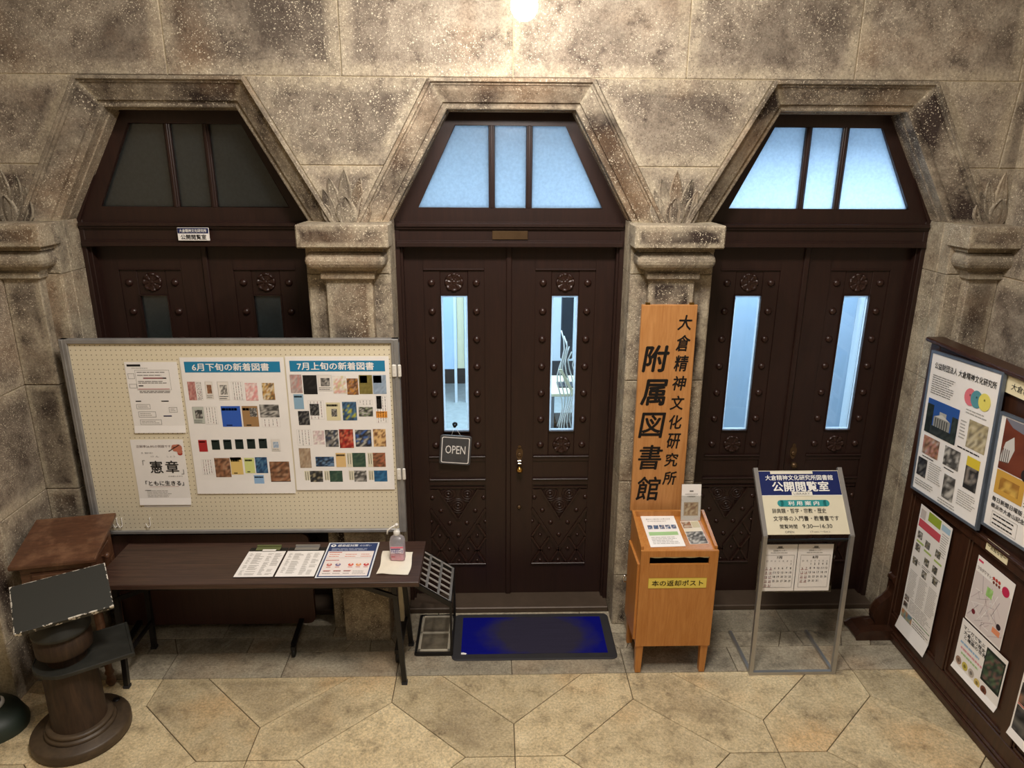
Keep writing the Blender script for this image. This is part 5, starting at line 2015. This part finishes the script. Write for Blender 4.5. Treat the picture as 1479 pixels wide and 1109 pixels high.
# framed poster 1
def framed(label, name, y, z, w_, h_, off, lean, draw, group=None):
    ra = .07
    fr = Fr((NX - off, y, z), (0, -math.cos(ra), math.sin(ra)), (lean, math.sin(ra), math.cos(ra)))
    T = Thing(name, label, 'poster', loc=fr.P(w_ / 2, 0), group=group)
    b = B()
    sheet(b, Fr(fr.P(.008, .008, .002), fr.U, fr.V), w_ - .016, h_ - .016, 2, 2, 0, .003)
    T.part('paper_sheet', b, 'paper')
    for q in ((0, 0, w_, .014), (0, h_ - .014, w_, h_), (0, .014, .014, h_ - .014), (w_ - .014, .014, w_, h_ - .014)):
        b = B()
        b.rings([[fr.P(q[0], q[1], n_), fr.P(q[2], q[1], n_), fr.P(q[2], q[3], n_), fr.P(q[0], q[3], n_)] for n_ in (-.012, .006)])
        T.part('frame_strip', b, 'alublue')
    b = B()
    draw(b, Fr(fr.P(0, 0, .0035), fr.U, fr.V))
    T.part('print', b, 'print', recalc=False)
    return T
def d1(b, fr):
    W, H = .585, .815
    put_text(b, fr, '公益財団法人 大倉精神文化研究所', .30, H - .075, .036, .50, n=.0012, bold=.012, col=INK)
    lines(b, fr, .045, H - .235, .245, H - .125, 9, GREY, .35)
    for u, c_ in ((.375, rgb(226, 120, 130)), (.425, rgb(90, 150, 160)), (.485, rgb(232, 220, 110))):
        disc(b, fr, u, H - .175, .045, c_, .0012 + u * .001, 20)
        put_text(b, fr, '精', u, H - .165, .012, .012, n=.0022, col=INK)
    lines(b, fr, .36, H - .265, .54, H - .235, 2, LGREY)
    u0, v0, u1, v1 = .040, H - .455, .315, H - .262
    rect(b, fr, u0, v0, u1, v1, rgb(44, 86, 160))
    picture(b, fr, u0, v0, u0 + .06, v1 - .03, [rgb(28, 36, 34), rgb(44, 54, 48), rgb(20, 26, 28)], 4, 8, .0012)
    picture(b, fr, u1 - .05, v0, u1, v1 - .05, [rgb(28, 36, 34), rgb(44, 54, 48), rgb(60, 70, 66)], 4, 8, .0012)
    picture(b, fr, u0 + .05, v0, u1 - .04, v0 + .05, [rgb(36, 42, 44), rgb(60, 64, 62)], 8, 3, .0014)
    rect(b, fr, u0 + .07, v0 + .05, u1 - .06, v0 + .105, rgb(150, 150, 144), .0014)
    rect(b, fr, u0 + .115, v0 + .105, u1 - .10, v0 + .14, rgb(176, 176, 170), .0014)
    b.add([fr.P(u0 + .075, v0 + .105, .0016), fr.P(u1 - .065, v0 + .105, .0016), fr.P((u0 + u1) / 2, v0 + .128, .0016)], [(0, 1, 2)], col=rgb(206, 204, 196))
    for q in range(6):
        rect(b, fr, u0 + .085 + q * .020, v0 + .05, u0 + .092 + q * .020, v0 + .10, rgb(50, 52, 56), .0018)
    picture(b, fr, .40, H - .430, .545, H - .285, [rgb(190, 176, 140), rgb(160, 146, 110), rgb(120, 110, 90), rgb(206, 196, 166)], 8, 8)
    lines(b, fr, .335, H - .405, .385, H - .30, 6, LGREY)
    picture(b, fr, .050, H - .580, .195, H - .475, PK[:1] + BR + [rgb(200, 190, 184)], 8, 6)
    picture(b, fr, .245, H - .580, .375, H - .475, BW_, 7, 6)
    lines(b, fr, .06, H - .60, .17, H - .59, 1, INK, .5)
    lines(b, fr, .26, H - .60, .35, H - .59, 1, INK, .5)
    picture(b, fr, .030, H - .715, .115, H - .610, BK, 5, 6)
    lines(b, fr, .135, H - .715, .26, H - .605, 9, LGREY, .35)
    picture(b, fr, .275, H - .755, .370, H - .625, BW_, 5, 7)
    rect(b, fr, .43, H - .520, .53, H - .470, rgb(220, 196, 60))
    picture(b, fr, .43, H - .640, .53, H - .520, BK + [rgb(150, 140, 130)], 5, 6)
    lines(b, fr, .40, H - .745, .55, H - .660, 7, LGREY, .35)
    lines(b, fr, .34, H - .455, .55, H - .442, 1, INK, .5)
    lines(b, fr, .03, H - .775, .22, H - .735, 3, LGREY, .4)
    lines(b, fr, .25, H - .795, .40, H - .765, 2, LGREY, .4)
framed('white framed poster with a photo of a columned building and coloured overlapping circles', 'framed_poster', -.158, 1.022, .585, .815, .036, .014, d1)
def d2(b, fr):
    W, H = .58, .60
    picture(b, fr, .045, H - .285, .535, H - .035, [rgb(112, 54, 36), rgb(96, 44, 30), rgb(120, 62, 42), rgb(104, 50, 34)], 5, 5, jit=.04)
    b.add([fr.P(.045, H - .035, .0016), fr.P(.535, H - .035, .0016), fr.P(.535, H - .12, .0016), fr.P(.30, H - .10, .0016), fr.P(.10, H - .07, .0016)], [(0, 4, 3, 2, 1)], col=rgb(120, 120, 132))
    b.add([fr.P(.045, H - .25, .0018), fr.P(.11, H - .24, .0018), fr.P(.135, H - .17, .0018), fr.P(.12, H - .11, .0018), fr.P(.07, H - .15, .0018)], [(0, 1, 2, 3, 4)], col=rgb(206, 204, 200))
    for q in range(5):
        rect(b, fr, .048 + q * .013, H - .25, .053 + q * .013, H - .18, rgb(80, 70, 66), .002)
    disc(b, fr, .23, H - .262, .030, rgb(46, 34, 34), .002)
    rect(b, fr, .045, H - .41, .235, H - .29, rgb(206, 160, 70))
    picture(b, fr, .075, H - .385, .205, H - .320, [rgb(170, 120, 50), rgb(220, 180, 90), rgb(150, 104, 44)], 6, 3, .0012)
    lines(b, fr, .245, H - .41, .44, H - .295, 8, GREY, .4)
    put_text(b, fr, '毎日新聞日曜版 連載「レトロの美」', .045, H - .440, .024, .46, bold=.014, col=INK, anchor='l')
    put_text(b, fr, '横浜市大倉山記念館が紹介されました', .045, H - .475, .024, .48, bold=.014, col=INK, anchor='l')
    frame_(b, fr, .06, .025, .235, .100, LGREY)
    lines(b, fr, .07, .03, .22, .095, 3, INK, .3)
framed('framed poster with a red-brown vehicle photo over a yellow picture, cut by the right edge', 'framed_poster', -.750, 1.106, .58, .585, .026, .008, d2)
fr = FRN(-.662, 1.778, .004)
t = sheet_thing('name_strip', 'cream name strip at the top of the wooden notice board', 'sign', fr, .46, .082, mat='cream', th=.003)
b = B()
put_text(b, fr, '大倉精神文化研究所', .235, .040, .034, .36, bold=.006, col=INK, n=.0014)
prints(t, b)
fr = FRN(-.792, .990, .012)
t = sheet_thing('name_strip', 'small cream strip with a handwritten-style notice heading below the second framed poster', 'sign', fr, .155, .056, mat='cream', th=.003)
b = B()
put_text(b, fr, '－お知らせ－', .078, .028, .024, .130, bold=.01, col=rgb(70, 62, 30), n=.0014)
prints(t, b)
# leaflet 1, long curling newspaper-like sheet
fr = FRN(-.226, .130, .003)
t = sheet_thing('newsletter', 'long curling printed newsletter with small photos pinned to the far lower panel', 'newsletter', fr, .295, .822, curl=.02, th=.001)
b = B()
rect(b, fr, .012, .745, .060, .800, rgb(206, 196, 190))
rect(b, fr, .085, .760, .20, .815, rgb(156, 176, 62))
rect(b, fr, .21, .770, .285, .805, rgb(170, 200, 220))
rect(b, fr, .010, .690, .215, .738, rgb(206, 84, 96))
lines(b, fr, .225, .62, .285, .76, 10, LGREY, .35)
for q, (u, v) in enumerate(((.02, .62), (.10, .60), (.20, .60), (.02, .54), (.12, .50), (.20, .50), (.02, .45), (.12, .42), (.22, .44))):
    picture(b, fr, u, v, u + .045, v + .045, BW_ + [rgb(130, 120, 90)], 4, 4)
for u, v in ((.10, .575), (.02, .595), (.20, .57)):
    rect(b, fr, u, v, u + .07, v + .012, rgb(176, 196, 110))
for q in range(3):
    lines(b, fr, .015 + q * .095, .235, .10 + q * .095, .41, 17, LGREY, .35)
    lines(b, fr, .015 + q * .095, .47, .10 + q * .095, .49, 2, GREY, .4)
for v in (.20, .155):
    picture(b, fr, .012, v, .055, v + .035, BW_ + BR[:1], 3, 3)
lines(b, fr, .065, .15, .285, .23, 8, LGREY, .35)
picture(b, fr, .008, .018, .115, .135, [rgb(110, 150, 170), rgb(150, 176, 170), rgb(206, 140, 90), rgb(180, 176, 140)], 6, 6)
rect(b, fr, .12, .135, .288, .140, rgb(90, 130, 60))
lines(b, fr, .125, .02, .285, .125, 7, GREY, .3)
prints(t, b)
# map
fr = FRN(-.728, .545, -.012)
t = sheet_thing('map_sheet', 'grey and white area map sheet with a pink round badge on the lower panel', 'map', fr, .272, .372, th=.001)
b = B()
rect(b, fr, .008, .345, .045, .356, rgb(220, 80, 110))
put_text(b, fr, 'つながりマップ', .010, .312, .020, .125, bold=.006, col=rgb(90, 70, 70), anchor='l')
rect(b, fr, 0.004, .01, .268, .288, rgb(222, 212, 210), .0009)
for q in range(34):
    a = random.uniform(0, 3.14)
    u, v = random.uniform(.03, .24), random.uniform(.03, .27)
    L_ = random.uniform(.02, .06)
    dx, dy = math.cos(a) * L_, math.sin(a) * L_
    p, q2 = (max(.006, min(.266, u - dx)), max(.012, min(.286, v - dy))), (max(.006, min(.266, u + dx)), max(.012, min(.286, v + dy)))
    nrm_ = V3((-(q2[1] - p[1]), q2[0] - p[0], 0)).normalized() * random.choice((.0012, .002))
    b.add([fr.P(p[0] - nrm_.x, p[1] - nrm_.y, .0012), fr.P(q2[0] - nrm_.x, q2[1] - nrm_.y, .0012), fr.P(q2[0] + nrm_.x, q2[1] + nrm_.y, .0012), fr.P(p[0] + nrm_.x, p[1] + nrm_.y, .0012)], [(0, 1, 2, 3)], col=random.choice((rgb(244, 240, 238), rgb(180, 168, 170), rgb(200, 184, 186))))
picture(b, fr, .105, .205, .150, .255, [rgb(150, 200, 110), rgb(176, 214, 140)], 3, 3, .0014)
disc(b, fr, .226, .300, .026, rgb(196, 44, 84), .0018)
for u in (.135, .155, .175):
    disc(b, fr, u, .318, .009, rgb(190, 70, 60), .0014)
    disc(b, fr, u + .004, .298, .008, rgb(120, 60, 50), .0014)
disc(b, fr, .05, .07, .014, rgb(120, 40, 50), .0015)
rect(b, fr, .195, .055, .25, .085, rgb(232, 150, 110), .0014)
disc(b, fr, .232, .105, .016, rgb(50, 36, 40), .0015)
prints(t, b)
fr = FRN(-.722, .238, -.010)
fr.O = fr.O + V3((-.002, 0, 0))
t = sheet_thing('flyer', 'white flyer with round photos and a dark green picture, hanging under the map', 'flyer', fr, .350, .300, curl=.012, th=.001)
b = B()
for r, (v, s_) in enumerate(((.262, 'マンガで学ぶ'), (.236, '大倉山の歴史'), (.212, 'と建築の世界'))):
    put_text(b, fr, s_, .020 + r * .01, v, .022, .17, bold=.012, col=INK, anchor='l')
lines(b, fr, .02, .165, .19, .180, 1, rgb(160, 190, 220), .8)
lines(b, fr, .03, .135, .20, .150, 1, rgb(226, 160, 170), .8)
lines(b, fr, .04, .108, .20, .122, 1, rgb(170, 206, 150), .8)
for q, c_ in enumerate((rgb(170, 140, 120), rgb(206, 190, 90), rgb(190, 180, 170), rgb(214, 190, 110), rgb(120, 70, 50))):
    disc(b, fr, .035 + q * .052, .062 - (.018 if q > 2 else 0), .023, c_)
    disc(b, fr, .035 + q * .052, .062 - (.018 if q > 2 else 0), .010, tuple(x * .4 for x in c_[:3]) + (1,), .0014)
rect(b, fr, .205, .085, .342, .275, rgb(30, 40, 34))
picture(b, fr, .212, .100, .335, .262, [rgb(60, 84, 60), rgb(90, 110, 84), rgb(50, 60, 60), rgb(120, 90, 84), rgb(40, 50, 44)], 8, 10, .0012)
prints(t, b)
fr = FRN(-1.185, .225, .004)
t = sheet_thing('flyer', 'white flyer with dark round photos at the bottom right corner of the picture', 'flyer', fr, .30, .40, curl=.012, th=.001)
b = B()
picture(b, fr, .01, .19, .29, .30, BK + BR[:2], 8, 4)
rect(b, fr, .01, .305, .29, .39, rgb(226, 216, 206))
rect(b, fr, .01, .182, .29, .188, rgb(206, 90, 60), .0012)
picture(b, fr, .01, .03, .29, .178, BK, 8, 5)
prints(t, b)

# ---- OPEN sign hanging in the middle door
c_ = V3((-.338, .285, 1.090))
a_ = -.075
U = V3((math.cos(a_), 0, math.sin(a_)))
V_ = V3((-math.sin(a_), 0, math.cos(a_)))
T = Thing('open_sign', 'small square grey OPEN sign hanging from a suction hook on the middle door', 'sign', loc=c_)
def sq(h, r, n_):
    pts = []
    for cx, cy, a0 in ((h - r, -h + r, -90), (h - r, h - r, 0), (-h + r, h - r, 90), (-h + r, -h + r, 180)):
        for q in range(5):
            a = math.radians(a0 + 22.5 * q)
            x, y = cx + r * math.cos(a), cy + r * math.sin(a)
            p = c_ + U * x + V_ * y
            pts.append(V3((p.x, p.y - n_, p.z)))
    return pts
b = B()
b.rings([sq(.098, .014, 0), sq(.098, .014, .008), sq(.095, .012, .010)])
T.part('plaque', b, 'plaque')
b = B()
A1, A2 = sq(.087, .010, .0108), sq(.082, .008, .0108)
n_ = len(A1)
b.add(A1 + A2, [(k, (k + 1) % n_, n_ + (k + 1) % n_, n_ + k) for k in range(n_)])
fo = Fr(c_ + V3((0, -.0108, 0)), U, V_)
put_text(b, fo, 'OPEN', 0, .004, .055, .125, n=.0006, bold=.004)
T.part('white_lettering', b, 'paper', label='white OPEN lettering and border')
b = B()
hk = V3((-.340, .294, 1.246))
for u in (-.030, .030):
    b.tube([hk, c_ + U * u + V_ * .094 + V3((0, -.004, 0))], .0012, 5)
T.part('string', b, 'white')
b = B()
vs_k = knob(hk.x, .323, hk.z, [(.017, 0), (.015, .006), (.008, .012), (.007, .030), (.010, .034), (.003, .037)])
T.part('suction_hook', vs_k, 'black')

# ---- plate on the left door's lintel
b = B()
b.chbox(-1.856, -1.682, .207, .2125, 2.392, 2.463, .001)
T = Thing('door_plate', 'small white and navy name plate on the lintel of the left door', 'sign', loc=(-1.77, .209, 2.392), mesh=b, mat='paper')
fr = Fr((-1.857, .2068, 2.392), (1, 0, 0), (0, 0, 1))
b = B()
rect(b, fr, .003, .040, .173, .069, rgb(26, 36, 84))
put_text(b, fr, '大倉精神文化研究所', .088, .0545, .018, .150, n=.0016, bold=.02, col=rgb(238, 236, 230))
put_text(b, fr, '公開閲覧室', .088, .020, .027, .140, n=.0012, bold=.018, col=INK)
T.part('lettering', b, 'print', recalc=False)

# ---- office things seen through the glass
T = Thing('office_partition', 'pale blue-white office partition seen through the left pane of the middle door', 'partition', loc=(-.6, 4.4, 0))
for x0, x1 in ((-.87, -.53), (-.44, -.10)):
    b = B()
    b.chbox(x0, x1, 4.39, 4.42, .42, 2.2, .01)
    T.part('panel', b, 'office_blue')
    for x in (x0 + .02, x1 - .02):
        b = B()
        b.box(x - .015, x + .015, 4.385, 4.425, 0, 2.2)
        T.part('post', b, 'office_white')
b = B()
b.chbox(-.53, -.44, 4.43, 4.45, .42, 2.2, .005)
T.part('cream_filler', b, 'cream')
T = Thing('office_desk', 'office desk with a pale top seen through the right pane of the middle door', 'desk', loc=(.75, 2.6, 0))
b = B()
b.chbox(.42, 1.6, 2.5, 3.1, .70, .73, .005)
T.part('desk_top', b, 'cream')
for x in (.46, 1.55):
    b = B()
    b.box(x - .02, x + .02, 2.55, 3.05, .0, .70)
    T.part('desk_side', b, 'office_grey')
for x, w2 in ((.36, .03), (.72, .02)):
    b = B()
    b.chbox(x, x + w2, 2.10, 2.38, .0, 1.75, .01)
    Thing('desk_screen', 'white upright desk screen on the left of the office desk' if x < .5 else 'narrow blue-white desk screen right of the cables in the office', 'screen', loc=(x, 2.24, 0), mesh=b, mat='office_white')
T = Thing('computer_monitor', 'black monitor on the office desk behind the middle door', 'monitor', loc=(.60, 2.75, .73))
b = B()
b.chbox(.545, .66, 2.74, 2.78, 1.0, 1.75, .01)
T.part('screen_back', b, 'office_dark')
b = B()
b.box(.585, .615, 2.75, 2.77, .73, 1.0)
b.chbox(.52, .68, 2.68, 2.84, .73, .745, .004)
T.part('monitor_stand', b, 'office_dark')
for k in range(7):
    b = B()
    x = .52 + .025 * k
    pts = [(x, 2.45, 1.35 - .05 * k)]
    for q in range(1, 12):
        pts.append((x + .03 * math.sin(q * .9 + k), 2.45 - .03 * math.sin(q * .5 + k), 1.35 - .05 * k - q * .085))
    b.tube(pts, .006, 6)
    Thing('hanging_cable', 'thin white cable dangling in the bundle seen through the right pane of the middle door', 'cable', loc=pts[-1], mesh=b, mat='white', group='white cables at the office desk')
b = B()
b.chbox(.50, .70, 2.60, 2.9, .02, .40, .01)
Thing('computer_tower', 'dark computer case under the office desk', 'computer', loc=(.6, 2.75, .02), mesh=b, mat='office_dark')
b = B()
b.prism([(.50, 1.0), (.53, 1.0), (.68, .72), (.65, .72)], 2.385, 2.400)
Thing('wooden_board', 'slanting pale wooden board leaning at the office desk', 'board', loc=(.6, 2.39, .7), mesh=b, mat='cream')
b = B()
b.prism([(.66, 2.0), (.70, 2.0), (.77, 1.80), (.73, 1.80)], 2.0, 2.004)
Thing('green_tape', 'strip of green tape at the top of the right pane of the middle door', 'tape', loc=(.7, 2.0, 1.8), mesh=b, mat='tape')
b = B()
b.chbox(1.05, 2.95, 1.95, 1.98, .0, 2.85, .01)
T = Thing('folding_screen', 'white screen close behind the right-hand door panes', 'screen', loc=(1.95, 1.96, 0), mesh=b, mat='office_blue')
